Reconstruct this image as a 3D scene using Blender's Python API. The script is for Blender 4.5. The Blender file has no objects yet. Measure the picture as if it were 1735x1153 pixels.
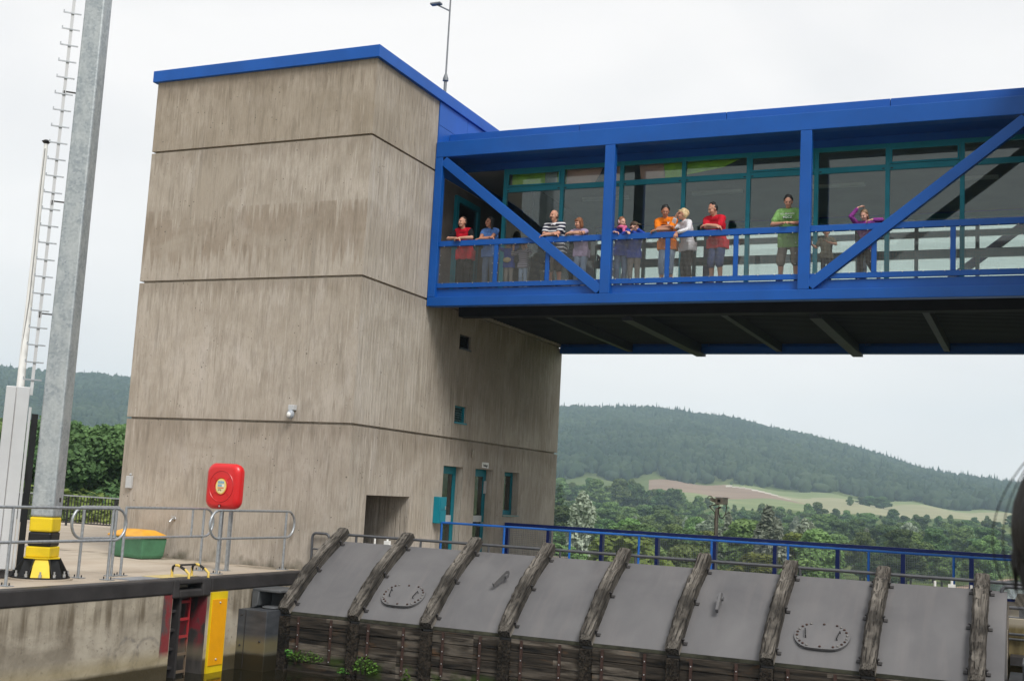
import bpy, bmesh, math, random
import numpy as np
from mathutils import Vector, Matrix, Euler
R = math.radians
random.seed(7)
rng = np.random.default_rng(11)
scn = bpy.context.scene
COL = scn.collection

# ------------------------------------------------------------------ camera, sky, sun, exposure
# world axes: X along the footbridge (to the right), Y away across the lock gate, Z up; the camera is at eye height z = 0
cam = bpy.data.cameras.new('camera'); camo = bpy.data.objects.new('camera', cam); COL.objects.link(camo)
cam.lens = 41.82; cam.sensor_width = 36; cam.clip_start = 0.1; cam.clip_end = 9000
yaw, pitch, roll = -0.42191591, 0.12893519, 0.05359481
fw = Vector((math.sin(yaw)*math.cos(pitch), math.cos(yaw)*math.cos(pitch), math.sin(pitch)))
rt = Vector((math.cos(yaw), -math.sin(yaw), 0)); up = rt.cross(fw)
r2 = rt*math.cos(roll) + up*math.sin(roll); u2 = up*math.cos(roll) - rt*math.sin(roll)
camo.matrix_world = Matrix(((r2.x, u2.x, -fw.x, 0), (r2.y, u2.y, -fw.y, 0), (r2.z, u2.z, -fw.z, 0), (0, 0, 0, 1)))
cam.dof.use_dof = True; cam.dof.focus_distance = 25; cam.dof.aperture_fstop = 11
scn.camera = camo

SUN_EL, SUN_AZ = 50, 128          # azimuth from +Y towards +X
w = bpy.data.worlds.new('World'); scn.world = w; w.use_nodes = True
nt = w.node_tree; nt.nodes.clear()
out = nt.nodes.new('ShaderNodeOutputWorld'); bg = nt.nodes.new('ShaderNodeBackground')
sky = nt.nodes.new('ShaderNodeTexSky'); sky.sky_type = 'NISHITA'; sky.sun_disc = False
sky.sun_elevation = R(SUN_EL); sky.sun_rotation = R(SUN_AZ)
tc = nt.nodes.new('ShaderNodeTexCoord')
mp = nt.nodes.new('ShaderNodeMapping'); mp.inputs['Scale'].default_value = (1.2, 1.2, 3.2)
nz = nt.nodes.new('ShaderNodeTexNoise'); nz.inputs['Scale'].default_value = 2.2; nz.inputs['Detail'].default_value = 5; nz.inputs['Distortion'].default_value = .4
cr = nt.nodes.new('ShaderNodeValToRGB')
cr.color_ramp.elements[0].position = .3; cr.color_ramp.elements[0].color = (5.4, 5.38, 5.4, 1)
cr.color_ramp.elements[1].position = .62; cr.color_ramp.elements[1].color = (6.25, 6.12, 6.02, 1)
mx = nt.nodes.new('ShaderNodeMix'); mx.data_type = 'RGBA'; mx.inputs[0].default_value = .96
L = nt.links.new
L(tc.outputs['Generated'], mp.inputs[0]); L(mp.outputs[0], nz.inputs['Vector']); L(nz.outputs[0], cr.inputs[0])
L(sky.outputs[0], mx.inputs[6]); L(cr.outputs[0], mx.inputs[7]); L(mx.outputs[2], bg.inputs[0]); L(bg.outputs[0], out.inputs[0])
bg.inputs[1].default_value = 0.1

sl = bpy.data.lights.new('sun', 'SUN'); sl.energy = 1.85; sl.angle = R(22); sl.color = (1, .97, .92)
so = bpy.data.objects.new('sun', sl); COL.objects.link(so)
sd = Vector((math.sin(R(SUN_AZ))*math.cos(R(SUN_EL)), math.cos(R(SUN_AZ))*math.cos(R(SUN_EL)), math.sin(R(SUN_EL))))
so.rotation_euler = sd.to_track_quat('Z', 'Y').to_euler(); so.location = sd*60

vs = scn.view_settings
scn.display_settings.display_device = 'sRGB'; vs.view_transform = 'Standard'; vs.look = 'None'; vs.gamma = 1; vs.use_curve_mapping = False
vs.exposure = 0.76
scn.cycles.max_bounces = 8; scn.cycles.transparent_max_bounces = 24; scn.cycles.volume_bounces = 2
scn.cycles.use_denoising = True

# ------------------------------------------------------------------ helpers
def srgb(r, g, b):
    f = lambda c: (c/255/12.92) if c/255 <= .04045 else ((c/255+.055)/1.055)**2.4
    return (f(r), f(g), f(b))

class MB:
    """collects shapes and links them as one mesh object"""
    def __init__(s): s.v = []; s.f = []; s.m = []; s.mi = 0
    def add(s, vs_, fs):
        o = len(s.v); s.v += [tuple(p) for p in vs_]; s.f += [tuple(o+i for i in f) for f in fs]; s.m += [s.mi]*len(fs); return s
    def box(s, x0, x1, y0, y1, z0, z1):
        return s.add([(x0,y0,z0),(x1,y0,z0),(x1,y1,z0),(x0,y1,z0),(x0,y0,z1),(x1,y0,z1),(x1,y1,z1),(x0,y1,z1)],
                     [(0,3,2,1),(4,5,6,7),(0,1,5,4),(1,2,6,5),(2,3,7,6),(3,0,4,7)])
    def frame_box(s, c, ax, ay, az, hx, hy, hz, taper=1.0):
        c, ax, ay, az = Vector(c), Vector(ax), Vector(ay), Vector(az)
        P = []
        for sz, t in ((-1, 1), (1, taper)):
            for sx, sy in ((-1,-1),(1,-1),(1,1),(-1,1)):
                P.append(c + ax*sx*hx*t + ay*sy*hy*t + az*sz*hz)
        return s.add(P, [(0,3,2,1),(4,5,6,7),(0,1,5,4),(1,2,6,5),(2,3,7,6),(3,0,4,7)])
    def bar(s, p, q, w_, h_, upv=(0,0,1)):
        p, q = Vector(p), Vector(q); d = (q-p).normalized(); u = Vector(upv)
        sde = d.cross(u).normalized(); u = sde.cross(d)
        return s.frame_box((p+q)/2, sde, u, d, w_/2, h_/2, (q-p).length/2)
    def tube(s, pts, r, n=10, cap=True):
        pts = [Vector(p) for p in pts]; rs = r if isinstance(r, (list, tuple)) else [r]*len(pts)
        o = len(s.v); nrm = None
        for i, p in enumerate(pts):
            d = (pts[min(i+1, len(pts)-1)] - pts[max(i-1, 0)]).normalized()
            if nrm is None:
                nrm = d.orthogonal().normalized()
            nrm = (nrm - d*nrm.dot(d)).normalized(); b = d.cross(nrm)
            for k in range(n):
                a = 2*math.pi*k/n; s.v.append(tuple(p + (nrm*math.cos(a) + b*math.sin(a))*rs[i]))
        F = []
        for i in range(len(pts)-1):
            for k in range(n):
                F.append((o+i*n+k, o+i*n+(k+1) % n, o+(i+1)*n+(k+1) % n, o+(i+1)*n+k))
        if cap:
            F.append(tuple(o+k for k in reversed(range(n)))); F.append(tuple(o+(len(pts)-1)*n+k for k in range(n)))
        s.f += F; s.m += [s.mi]*len(F); return s
    def prism(s, poly, fn, d0, d1):
        n = len(poly); P = [fn(a, b, d0) for a, b in poly] + [fn(a, b, d1) for a, b in poly]
        return s.add(P, [tuple(reversed(range(n))), tuple(range(n, 2*n))] + [(i, (i+1) % n, n+(i+1) % n, n+i) for i in range(n)])
    def ell(s, c, r, rot=None, nu=12, nv=8):
        c = Vector(c); P = []; r = (r, r, r) if not isinstance(r, (tuple, list)) else r
        for j in range(1, nv):
            t = math.pi*j/nv
            for i in range(nu):
                a = 2*math.pi*i/nu; P.append(Vector((math.sin(t)*math.cos(a)*r[0], math.sin(t)*math.sin(a)*r[1], math.cos(t)*r[2])))
        P += [Vector((0,0,r[2])), Vector((0,0,-r[2]))]
        if rot is not None: P = [rot @ p for p in P]
        P = [c+p for p in P]; F = []
        for j in range(nv-2):
            for i in range(nu):
                F.append((j*nu+i, (j+1)*nu+i, (j+1)*nu+(i+1) % nu, j*nu+(i+1) % nu))
        T = (nv-1)*nu
        for i in range(nu):
            F.append((T, i, (i+1) % nu)); F.append((T+1, (nv-2)*nu+(i+1) % nu, (nv-2)*nu+i))
        return s.add(P, F)
    def cone(s, p, r1, q, r2_, n=12):
        p, q = Vector(p), Vector(q); d = (q-p)
        if d.length < 1e-6: return s.ell(p, max(r1, r2_))
        d.normalize(); pts = []; rs = []
        for k in range(4):
            a = math.pi/2*(1-k/3.0); pts.append(p - d*r1*math.sin(a)); rs.append(max(r1*math.cos(a), r1*.05))
        for k in range(4):
            a = math.pi/2*k/3.0; pts.append(q + d*r2_*math.sin(a)); rs.append(max(r2_*math.cos(a), r2_*.05))
        return s.tube(pts, rs, n)
    def mesh(s, name, mats, smooth=None):
        me = bpy.data.meshes.new(name); me.from_pydata(s.v, [], s.f)
        for m in (mats if isinstance(mats, (list, tuple)) else [mats]): me.materials.append(m)
        if len(me.materials) > 1: me.polygons.foreach_set('material_index', s.m)
        me.update()
        if smooth is not None: shade(me, smooth)
        return me
    def build(s, name, mats, parent=None, smooth=None, bevel=0, **kw):
        o = bpy.data.objects.new(name, s.mesh(name, mats, smooth)); COL.objects.link(o)
        if parent: o.parent = parent
        if bevel:
            b = o.modifiers.new('bevel', 'BEVEL'); b.width = bevel; b.segments = 2; b.limit_method = 'ANGLE'
        tag(o, **kw); return o

def shade(me, ang):
    me.polygons.foreach_set('use_smooth', [True]*len(me.polygons)); me.set_sharp_from_angle(angle=R(ang))

def tag(o, label=None, cat=None, group=None, kind=None):
    if label: o['label'] = label
    if cat: o['category'] = cat
    if group: o['group'] = group
    if kind: o['kind'] = kind
    return o

def empty(name, loc, label, cat, group=None, rz=0):
    o = bpy.data.objects.new(name, None); COL.objects.link(o); o.location = loc; o.rotation_euler = (0, 0, rz); o.empty_display_size = .1
    return tag(o, label, cat, group)

def adopt(o, parent):
    """parent built in world coordinates under a placed empty"""
    o.parent = parent; o.matrix_parent_inverse = Matrix.LocRotScale(parent.location, parent.rotation_euler, parent.scale).inverted(); return o

def part(mb, name, mats, root, smooth=None, bevel=0, label=None):
    o = mb.build(name, mats, None, smooth, bevel)
    if label: o['label'] = label
    return adopt(o, root)

def copy_tree(o, parent=None):
    c = o.copy(); COL.objects.link(c)
    if parent: c.parent = parent
    for ch in list(o.children): copy_tree(ch, c)
    return c

# ------------------------------------------------------------------ materials
class Mat:
    def __init__(s, name, rough=.6, spec=.4, metal=0):
        s.m = bpy.data.materials.new(name); s.m.use_nodes = True; s.nt = s.m.node_tree
        s.b = s.nt.nodes['Principled BSDF']; s.b.inputs['Roughness'].default_value = rough
        s.b.inputs['Specular IOR Level'].default_value = spec; s.b.inputs['Metallic'].default_value = metal
        s.tc = s.nt.nodes.new('ShaderNodeTexCoord')
    def n(s, t, **kw):
        o = s.nt.nodes.new(t)
        for k, v in kw.items(): setattr(o, k, v)
        return o
    def set(s, sock, v):
        if isinstance(v, bpy.types.NodeSocket): s.nt.links.new(v, sock)
        else: sock.default_value = v if not (isinstance(v, tuple) and len(v) == 3 and sock.type == 'RGBA') else (*v, 1)
    def noise(s, scale=(1,1,1), sc=1, det=4, dist=0, rough=.55, coord='Object', loc=(0,0,0), rot=(0,0,0)):
        mp = s.n('ShaderNodeMapping'); mp.inputs['Scale'].default_value = scale; mp.inputs['Location'].default_value = loc; mp.inputs['Rotation'].default_value = rot
        s.nt.links.new(s.tc.outputs[coord], mp.inputs[0])
        t = s.n('ShaderNodeTexNoise'); t.inputs['Scale'].default_value = sc; t.inputs['Detail'].default_value = det
        t.inputs['Distortion'].default_value = dist; t.inputs['Roughness'].default_value = rough
        s.nt.links.new(mp.outputs[0], t.inputs['Vector']); return t.outputs[0]
    def ramp(s, fac, a, b, ca=(0,0,0), cb=(1,1,1)):
        r = s.n('ShaderNodeValToRGB'); e = r.color_ramp.elements
        e[0].position = a; e[0].color = (*ca, 1); e[1].position = b; e[1].color = (*cb, 1)
        s.set(r.inputs[0], fac); return r.outputs[0]
    def mix(s, fac, a, b, mode='MIX'):
        m = s.n('ShaderNodeMix', data_type='RGBA', blend_type=mode)
        s.set(m.inputs[0], fac); s.set(m.inputs[6], a); s.set(m.inputs[7], b); return m.outputs[2]
    def math(s, op, a, b=0.0, c=0.0):
        m = s.n('ShaderNodeMath', operation=op); s.set(m.inputs[0], a); s.set(m.inputs[1], b); s.set(m.inputs[2], c); return m.outputs[0]
    def xyz(s, coord='Object'):
        q = s.n('ShaderNodeSeparateXYZ'); s.nt.links.new(s.tc.outputs[coord], q.inputs[0]); return q.outputs
    def band(s, v, lo, hi, soft=.01):
        a = s.n('ShaderNodeMapRange', clamp=True); s.set(a.inputs[0], v); a.inputs[1].default_value = lo-soft; a.inputs[2].default_value = lo+soft
        b = s.n('ShaderNodeMapRange', clamp=True); s.set(b.inputs[0], v); b.inputs[1].default_value = hi+soft; b.inputs[2].default_value = hi-soft
        return s.math('MULTIPLY', a.outputs[0], b.outputs[0])
    def col(s, c): s.set(s.b.inputs['Base Color'], c); return s
    def rough(s, c): s.set(s.b.inputs['Roughness'], c); return s
    def bump(s, h, strength=.3, dist=.01):
        b = s.n('ShaderNodeBump'); b.inputs['Strength'].default_value = strength; b.inputs['Distance'].default_value = dist
        s.set(b.inputs['Height'], h); s.nt.links.new(b.outputs[0], s.b.inputs['Normal']); return s

def plain(name, c, rough=.6, spec=.4, metal=0, var=.12, sc=6, bump=0):
    M = Mat(name, rough, spec, metal); n = M.noise(sc=sc, det=5)
    M.col(M.mix(M.ramp(n, .3, .7), tuple(x*(1-var) for x in c), tuple(min(1, x*(1+var)) for x in c)))
    if bump: M.bump(M.noise(sc=sc*8, det=3), bump, .01)
    return M.m

def concrete(name, base, ribs, dark=.5, under=False):
    M = Mat(name, .92, .18); X = M.xyz(); B = lambda k, r=1, g=1, b=1: (base[0]*k*r, base[1]*k*g, base[2]*k*b)
    blot = M.noise((.55, .55, .7), 1, 7, .8, .6); blot2 = M.noise((1.5, 1.5, .8), 1, 7, .6, .62, loc=(4, 2, 7)); mid = M.noise((6.5, 6.5, 1.5), 1, 7, .3, .62, loc=(1, 8, 2))
    streak = M.noise((24, 24, 1.5), 1, 6, .15, .62); fine = M.noise((34, 34, 5), 1, 4, .2, .65); grain = M.noise(sc=70, det=3, rough=.7)
    c = M.mix(M.ramp(blot, .36, .64), B(.86, 1, .985, .96), B(1.12, 1, 1.01, 1.04))
    c = M.mix(M.math('MULTIPLY', M.ramp(blot2, .48, .64), .5), c, B(.72, 1, .97, .93))
    c = M.mix(M.math('MULTIPLY', M.ramp(M.noise((2.2, 2.2, .9), 1, 6, .5, loc=(9, 9, 3)), .54, .7), .5), c, B(1.2, .97, 1, 1.08))
    pat = M.math('MULTIPLY', M.ramp(mid, .47, .60), M.ramp(streak, .40, .58)); c = M.mix(M.math('MULTIPLY', pat, .6), c, B(.6, 1, .98, .95))
    lite = M.math('MULTIPLY', M.ramp(M.noise((25, 25, 1.2), 1, 6, .1, .62, loc=(2, 2, 5)), .57, .68), M.ramp(blot2, .38, .55)); c = M.mix(M.math('MULTIPLY', lite, .65), c, B(1.36, .97, 1, 1.06))
    long = M.noise((7, 7, .16), 1, 5, .1, loc=(11, 3, 0)); drip = M.math('MULTIPLY', M.ramp(long, .57, .70), M.ramp(M.noise((.8, .8, .5), 1, 3, loc=(7, 1, 1)), .45, .62)); c = M.mix(M.math('MULTIPLY', drip, dark), c, B(.42))
    c = M.mix(M.math('MULTIPLY', M.ramp(fine, .50, .70), .45), c, B(.58))
    c = M.mix(M.math('MULTIPLY', M.ramp(grain, .35, .75), .35), c, B(.66))
    # storeys were cast one by one: the top one browner, a jagged damp patch in the lower half of the next
    c = M.mix(M.math('MULTIPLY', M.band(X[2], 7.42, 12, .01), .8), c, M.mix(1.0, c, (.80, .77, .72), 'MULTIPLY'))
    zj = M.math('ADD', X[2], M.math('MULTIPLY', M.math('SUBTRACT', M.noise((10, 10, .25), 1, 4), .5), 2.6))
    c = M.mix(M.math('MULTIPLY', M.math('MULTIPLY', M.band(zj, 5.0, 6.0, .12), M.band(X[2], 4, 6.02, .02)), M.math('MULTIPLY', M.ramp(blot, .34, .5), .3 if under else .95)), c, M.mix(1.0, c, (.74, .70, .66), 'MULTIPLY'))
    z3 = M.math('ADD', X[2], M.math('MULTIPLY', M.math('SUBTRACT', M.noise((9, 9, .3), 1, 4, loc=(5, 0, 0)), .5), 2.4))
    c = M.mix(M.math('MULTIPLY', M.band(z3, -.1, 1.4, .2), .35), c, M.mix(1.0, c, (.78, .75, .73), 'MULTIPLY'))
    for zj_, ln in ((1.27, .7), (4.37, .6), (7.42, .6), (9.12, .9)):
        zz = M.math('ADD', X[2], M.math('MULTIPLY', M.math('SUBTRACT', M.noise((12, 12, .2), 1, 5, loc=(zj_, 2, 0)), .45), 2.2*ln)); c = M.mix(M.math('MULTIPLY', M.math('MULTIPLY', M.band(zz, zj_-ln*.35, zj_+3, .12), M.band(X[2], zj_-2.2*ln, zj_-.02, .01)), .5), c, M.mix(1.0, c, (.66, .63, .6), 'MULTIPLY'))
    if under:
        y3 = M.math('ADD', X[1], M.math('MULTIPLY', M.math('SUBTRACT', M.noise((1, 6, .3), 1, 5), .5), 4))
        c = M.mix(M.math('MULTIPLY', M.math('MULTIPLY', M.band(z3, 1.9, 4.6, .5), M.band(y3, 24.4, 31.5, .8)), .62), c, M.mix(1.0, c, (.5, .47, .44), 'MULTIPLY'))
    foot = M.math('ADD', X[2], M.math('MULTIPLY', M.math('SUBTRACT', M.noise((2.5, 2.5, 2), 1, 6), .5), .9))
    c = M.mix(M.math('MULTIPLY', M.band(foot, -3, -1.72, .12), .8), c, (.075, .07, .045))
    hole = M.n('ShaderNodeTexVoronoi'); hole.inputs['Scale'].default_value = 9; M.nt.links.new(M.tc.outputs['Object'], hole.inputs['Vector'])
    pit = M.math('LESS_THAN', hole.outputs['Distance'], M.math('MULTIPLY', M.ramp(M.noise(sc=1.7, det=3), .42, .7), .17)); c = M.mix(M.math('MULTIPLY', pit, .7), c, (.06, .055, .048))
    M.col(c); u = M.math('ADD', X[0], X[1])
    saw = M.math('ABSOLUTE', M.math('SUBTRACT', M.math('FRACT', M.math('MULTIPLY', u, 8.5)), .5)); seam = M.math('MULTIPLY', M.ramp(saw, .02, .1), M.ramp(M.noise((9, 9, .5), 1, 2), .3, .6))
    M.bump(M.math('ADD', M.math('MULTIPLY', seam, ribs), M.math('ADD', M.math('MULTIPLY', fine, .55), M.math('MULTIPLY', grain, .4))), .6, .012)
    return M.m

BASE = (.445, .392, .33)
CONC = concrete('board_marked_concrete', BASE, .5, .55)
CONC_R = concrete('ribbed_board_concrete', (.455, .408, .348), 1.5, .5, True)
def paving():
    M = Mat('quay_concrete', .9, .2)
    n1 = M.noise(sc=.7, det=6, dist=.4); n2 = M.noise(sc=30, det=3); n3 = M.noise((1, .3, 1), 1.5, 5, .8, loc=(3,1,0))
    c = M.mix(M.ramp(n1, .35, .65), (.40, .335, .265), (.47, .41, .335))
    c = M.mix(M.math('MULTIPLY', M.ramp(n3, .52, .7), .5), c, (.26, .215, .165))
    c = M.mix(M.math('MULTIPLY', M.ramp(n2, .4, .8), .3), c, (.3, .26, .21))
    X = M.xyz(); g = M.math('ABSOLUTE', M.math('SUBTRACT', M.math('FRACT', M.math('MULTIPLY', X[1], .33)), .5))
    c = M.mix(M.math('MULTIPLY', M.math('LESS_THAN', g, .004), .5), c, (.1, .09, .07))
    near = M.math('MULTIPLY', M.band(X[1], 20.45, 21.2, .25), M.ramp(M.noise(sc=2.5, det=5), .42, .62))
    c = M.mix(M.math('MULTIPLY', near, .75), c, (.09, .08, .055))
    M.col(c).bump(n2, .3, .006); return M.m
PAVE = paving()
def lockwall():
    M = Mat('lock_wall_concrete', .85, .25); X = M.xyz()
    n1 = M.noise((1, 1.2, 1.6), 1.2, 7, .5); st = M.noise((6, 6, .5), 1, 6, .2); n2 = M.noise(sc=14, det=4)
    c = M.mix(M.ramp(n1, .35, .68), (.24, .21, .165), (.43, .38, .30))
    hi = M.math('MULTIPLY', M.band(X[2], -2.6, -1.9, .3), M.ramp(st, .44, .62))
    c = M.mix(M.math('MULTIPLY', hi, .8), c, (.11, .085, .055))
    low = M.band(X[2], -3.05, -2.45, .12)
    c = M.mix(M.math('MULTIPLY', low, M.math('MULTIPLY', M.ramp(n1, .4, .6), .4)), c, (.46, .42, .35))
    c = M.mix(M.math('MULTIPLY', M.ramp(n2, .6, .72), .5), c, (.12, .1, .08))
    for cy, cz, r0 in ((15.62, -2.98, .36), (16.2, -3.0, .33), (15.7, -2.92, .27)):
        d = M.math('SQRT', M.math('ADD', M.math('POWER', M.math('SUBTRACT', X[1], cy), 2), M.math('POWER', M.math('SUBTRACT', X[2], cz), 2)))
        ring = M.math('MULTIPLY', M.band(d, r0-.035, r0+.02, .02), M.ramp(M.noise(sc=9, det=3), .42, .6))
        c = M.mix(M.math('MULTIPLY', ring, .55), c, (.17, .155, .14))
    z2 = M.math('ADD', X[2], M.math('MULTIPLY', M.noise((1, 1, 1), 1.5, 3), .05))
    ochre = M.band(z2, -3.16, -2.93, .1)
    c = M.mix(M.math('MULTIPLY', ochre, .45), c, (.33, .27, .13))
    wet = M.band(z2, -9, -3.14, .03)
    c = M.mix(M.math('MULTIPLY', wet, .92), c, (.045, .036, .018))
    paint = M.math('MULTIPLY', M.band(X[2], -3.0, -1.9, .06), M.math('ADD', M.band(X[1], 16.50, 16.73, .01), M.band(X[1], 12.2, 12.93, .01)))
    wear = M.ramp(M.noise((2, 2, 1.2), 2.2, 5), .40, .54)
    c = M.mix(M.math('MULTIPLY', paint, .95), c, M.mix(wear, (.075, .06, .06), (.2, .022, .028)))
    M.col(c); M.rough(M.math('SUBTRACT', .88, M.math('MULTIPLY', wet, .55))); M.bump(M.math('ADD', n2, n1), .45, .015); return M.m
LOCKW = lockwall()
STEEL_D = plain('dark_coping_steel', (.036, .033, .033), .55, .4, .0, .25, 3, .15)
GALV_RAIL = plain('galvanised_tube', (.36, .38, .40), .42, .5, .55, .18, 18)
GREY_RAIL = plain('grey_painted_tube', (.085, .088, .095), .4, .5, .1, .15, 9)
def galv():
    M = Mat('galvanised_mast', .48, .5, .45)
    v = M.n('ShaderNodeTexVoronoi'); v.inputs['Scale'].default_value = 26; M.nt.links.new(M.tc.outputs['Object'], v.inputs['Vector'])
    a = M.noise((1, 1, .5), 5, 5, .4); b = M.noise(sc=34, det=3)
    c = M.mix(M.ramp(v.outputs['Color'], .2, .9), (.30, .335, .355), (.44, .475, .49))
    c = M.mix(M.math('MULTIPLY', M.ramp(a, .45, .62), .6), c, (.5, .53, .53))
    c = M.mix(M.math('MULTIPLY', M.ramp(b, .55, .75), .5), c, (.25, .28, .30))
    M.col(c); return M.m
GALV = galv()
YELLOW = plain('yellow_paint', (.72, .52, .01), .42, .4, 0, .08, 4)
ORANGE_Y = plain('amber_panel', (.80, .36, .005), .45, .4, 0, .08, 2.5)
BLACK = plain('black_paint', (.008, .008, .009), .4, .4, 0, .3, 5)
def bluepaint(name, c, rough=.38):
    M = Mat(name, rough, .3); n = M.noise(sc=1.1, det=6, dist=.5); f = M.noise((3, 3, .6), 2.5, 5)
    k = M.mix(M.ramp(n, .3, .7), tuple(x*.88 for x in c), tuple(x*1.08 for x in c))
    k = M.mix(M.math('MULTIPLY', M.ramp(f, .58, .75), .25), k, (c[0]*1.2+.008, c[1]*.95, c[2]*.75))
    M.col(k); M.bump(M.noise(sc=55, det=2), .04, .004); return M.m
BLUE = bluepaint('blue_bridge_paint', (.004, .082, .36))
BLUE_D = bluepaint('navy_fence_paint', (.006, .024, .19))
BLUE_L = bluepaint('light_blue_rail_paint', (.014, .11, .42))
CLAD = bluepaint('blue_sheet_cladding', (.005, .088, .39), .5)
TEAL = plain('teal_frame_paint', (.002, .19, .255), .5, .3, 0, .1, 3)
UNDER = plain('dark_soffit_paint', (.012, .013, .017), .7, .2, 0, .3, 2)
UNDERB = plain('bridge_underbeam_paint', (.02, .023, .032), .55, .3, 0, .3, 2)
WIRE = plain('galvanised_wire', (.25, .25, .235), .5, .4, .3, .1, 5)
BOLT = plain('steel_bolt', (.5, .5, .5), .35, .5, .7, .2, 30)
CEIL = plain('corridor_ceiling_panel', (.38, .37, .35), .8, .2, 0, .1, 1)
FLOORM = plain('corridor_floor', (.09, .09, .095), .6, .3, 0, .2, 2)
INNER = plain('corridor_inner_wall', (.06, .06, .058), .8, .2, 0, .2, 2)
WHITE = plain('white_paint', (.78, .78, .76), .5, .4, 0, .06, 4)
LGREY = plain('light_grey_sheet', (.50, .51, .52), .45, .4, .1, .06, 2)
RED = plain('red_plastic', (.62, .012, .014), .32, .5, 0, .06, 2)
GREENP = plain('green_plastic', (.065, .185, .10), .55, .35, 0, .2, 4, .1)
ORANGEP = plain('orange_lid_plastic', (.68, .33, .03), .5, .4, 0, .14, 4)
BRONZE = plain('lamp_housing_metal', (.30, .27, .22), .45, .5, .3, .2, 10)
CABLE = plain('brown_cable', (.07, .03, .025), .6, .3, 0, .2, 10)
def gate_steel():
    M = Mat('grey_gate_paint', .62, .3); n = M.noise(sc=.9, det=6, dist=.5); s = M.noise((5, .5, .5), 1, 5, .1); f = M.noise(sc=40, det=2)
    c = M.mix(M.ramp(n, .3, .7), (.100, .098, .102), (.142, .139, .141))
    c = M.mix(M.math('MULTIPLY', M.ramp(s, .52, .72), .4), c, (.165, .152, .150))
    c = M.mix(M.math('MULTIPLY', M.ramp(M.noise((3, .8, .8), 1.3, 5, .3, loc=(5,0,0)), .6, .74), .3), c, (.085, .083, .088))
    M.col(c); M.bump(f, .12, .004); return M.m
GATE = gate_steel()
def timber(name, a, b, cdk, rot=False):
    M = Mat(name, .92, .15)
    st = (14, .8, 14) if not rot else (.8, 14, 14)
    g = M.noise(st, 1, 7, .35); g2 = M.noise((st[0]*2.6, st[1]*1.4, st[2]*2.6), 1, 4, .2, loc=(3,5,1)); bl = M.noise(sc=1.6, det=5, dist=.5)
    c = M.mix(M.ramp(g, .35, .66), a, b)
    c = M.mix(M.math('MULTIPLY', M.ramp(g2, .5, .62), .85), c, cdk)
    c = M.mix(M.math('MULTIPLY', M.ramp(bl, .42, .64), .72), c, tuple(x*1.3 for x in cdk))
    M.col(c); M.bump(M.math('ADD', g, M.math('MULTIPLY', g2, .7)), .9, .03); return M.m
BEAMW = timber('weathered_fender_timber', (.05, .044, .038), (.21, .19, .165), (.009, .008, .007))
def plankmat():
    M = Mat('old_wet_planks', .88, .2); X = M.xyz()
    g = M.noise((1.2, 12, 16), 1, 7, .3); row = M.math('FLOOR', M.math('MULTIPLY', X[2], 4.8))
    cb = M.n('ShaderNodeCombineXYZ'); M.set(cb.inputs[0], M.math('FLOOR', M.math('MULTIPLY', X[0], .6667))); M.set(cb.inputs[1], row)
    wn = M.n('ShaderNodeTexWhiteNoise'); M.nt.links.new(cb.outputs[0], wn.inputs['Vector'])
    c = M.mix(M.ramp(g, .35, .7), (.010, .009, .008), (.07, .057, .044))
    c = M.mix(M.math('MULTIPLY', M.ramp(wn.outputs['Value'], .5, 1), M.math('MULTIPLY', M.ramp(M.noise((2, 8, 9), 1, 5, .2), .42, .62), .7)), c, (.22, .19, .155))
    rust = M.ramp(M.noise((1, 2, 3), 1.6, 6, .5, loc=(9, 0, 3)), .6, .7)
    c = M.mix(M.math('MULTIPLY', rust, M.math('MULTIPLY', M.band(X[2], -3.3, -2.3, .2), .5)), c, (.15, .075, .03))
    moss = M.math('MULTIPLY', M.band(X[2], -3.38, -3.12, .07), M.ramp(M.noise(sc=3, det=5), .45, .6))
    c = M.mix(M.math('MULTIPLY', moss, .9), c, (.035, .06, .01))
    M.col(c); M.bump(g, .8, .02); return M.m
PLANK = plankmat()
POSTW = timber('dark_wet_post_timber', (.014, .012, .010), (.06, .048, .036), (.006, .0055, .005))
RUST = plain('rusty_strap_iron', (.06, .034, .027), .8, .3, .2, .4, 14)
def steelbox():
    M = Mat('scuffed_steel_plate', .42, .5, .25); X = M.xyz(); n = M.noise((1,1,3), 3, 5)
    c = M.mix(M.ramp(n, .3, .7), (.05, .055, .062), (.09, .095, .105))
    z2 = M.math('ADD', X[2], M.math('MULTIPLY', n, .08))
    c = M.mix(M.math('MULTIPLY', M.band(z2, -3.1, -2.82, .08), .7), c, (.21, .18, .09))
    c = M.mix(M.band(z2, -9, -3.1, .03), c, (.03, .025, .014))
    M.col(c); return M.m
SBOX = steelbox()
def niche():
    M = Mat('dark_niche_wall', .75, .3); X = M.xyz(); n = M.noise((2, 2, .9), 1.8, 6, .6)
    c = M.mix(M.ramp(n, .35, .65), (.03, .028, .028), (.075, .068, .062))
    p = M.math('MULTIPLY', M.ramp(n, .48, .58), M.band(X[2], -2.95, -2.1, .15))
    p = M.math('MULTIPLY', p, M.band(X[1], 17.05, 17.72, .05))
    c = M.mix(p, c, (.19, .022, .03))
    c = M.mix(M.math('MULTIPLY', M.band(X[2], -3.16, -2.95, .07), .6), c, (.19, .16, .11))
    M.col(c); return M.m
NICHE = niche()
def water(name, c, rough=.03, b=.12, sc=2.5):
    M = Mat(name, rough, .5); M.col(c); M.b.inputs['IOR'].default_value = 1.333
    M.bump(M.math('ADD', M.noise((1, 1.6, 1), sc, 3, .4), M.math('MULTIPLY', M.noise(sc=sc*4, det=2), .3)), b, .05); return M.m
WATER = water('lock_water', (.012, .011, .006), .03, .10, 1.8)
CANAL = water('canal_water', (.05, .06, .05), .12, .5, .6)
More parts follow.
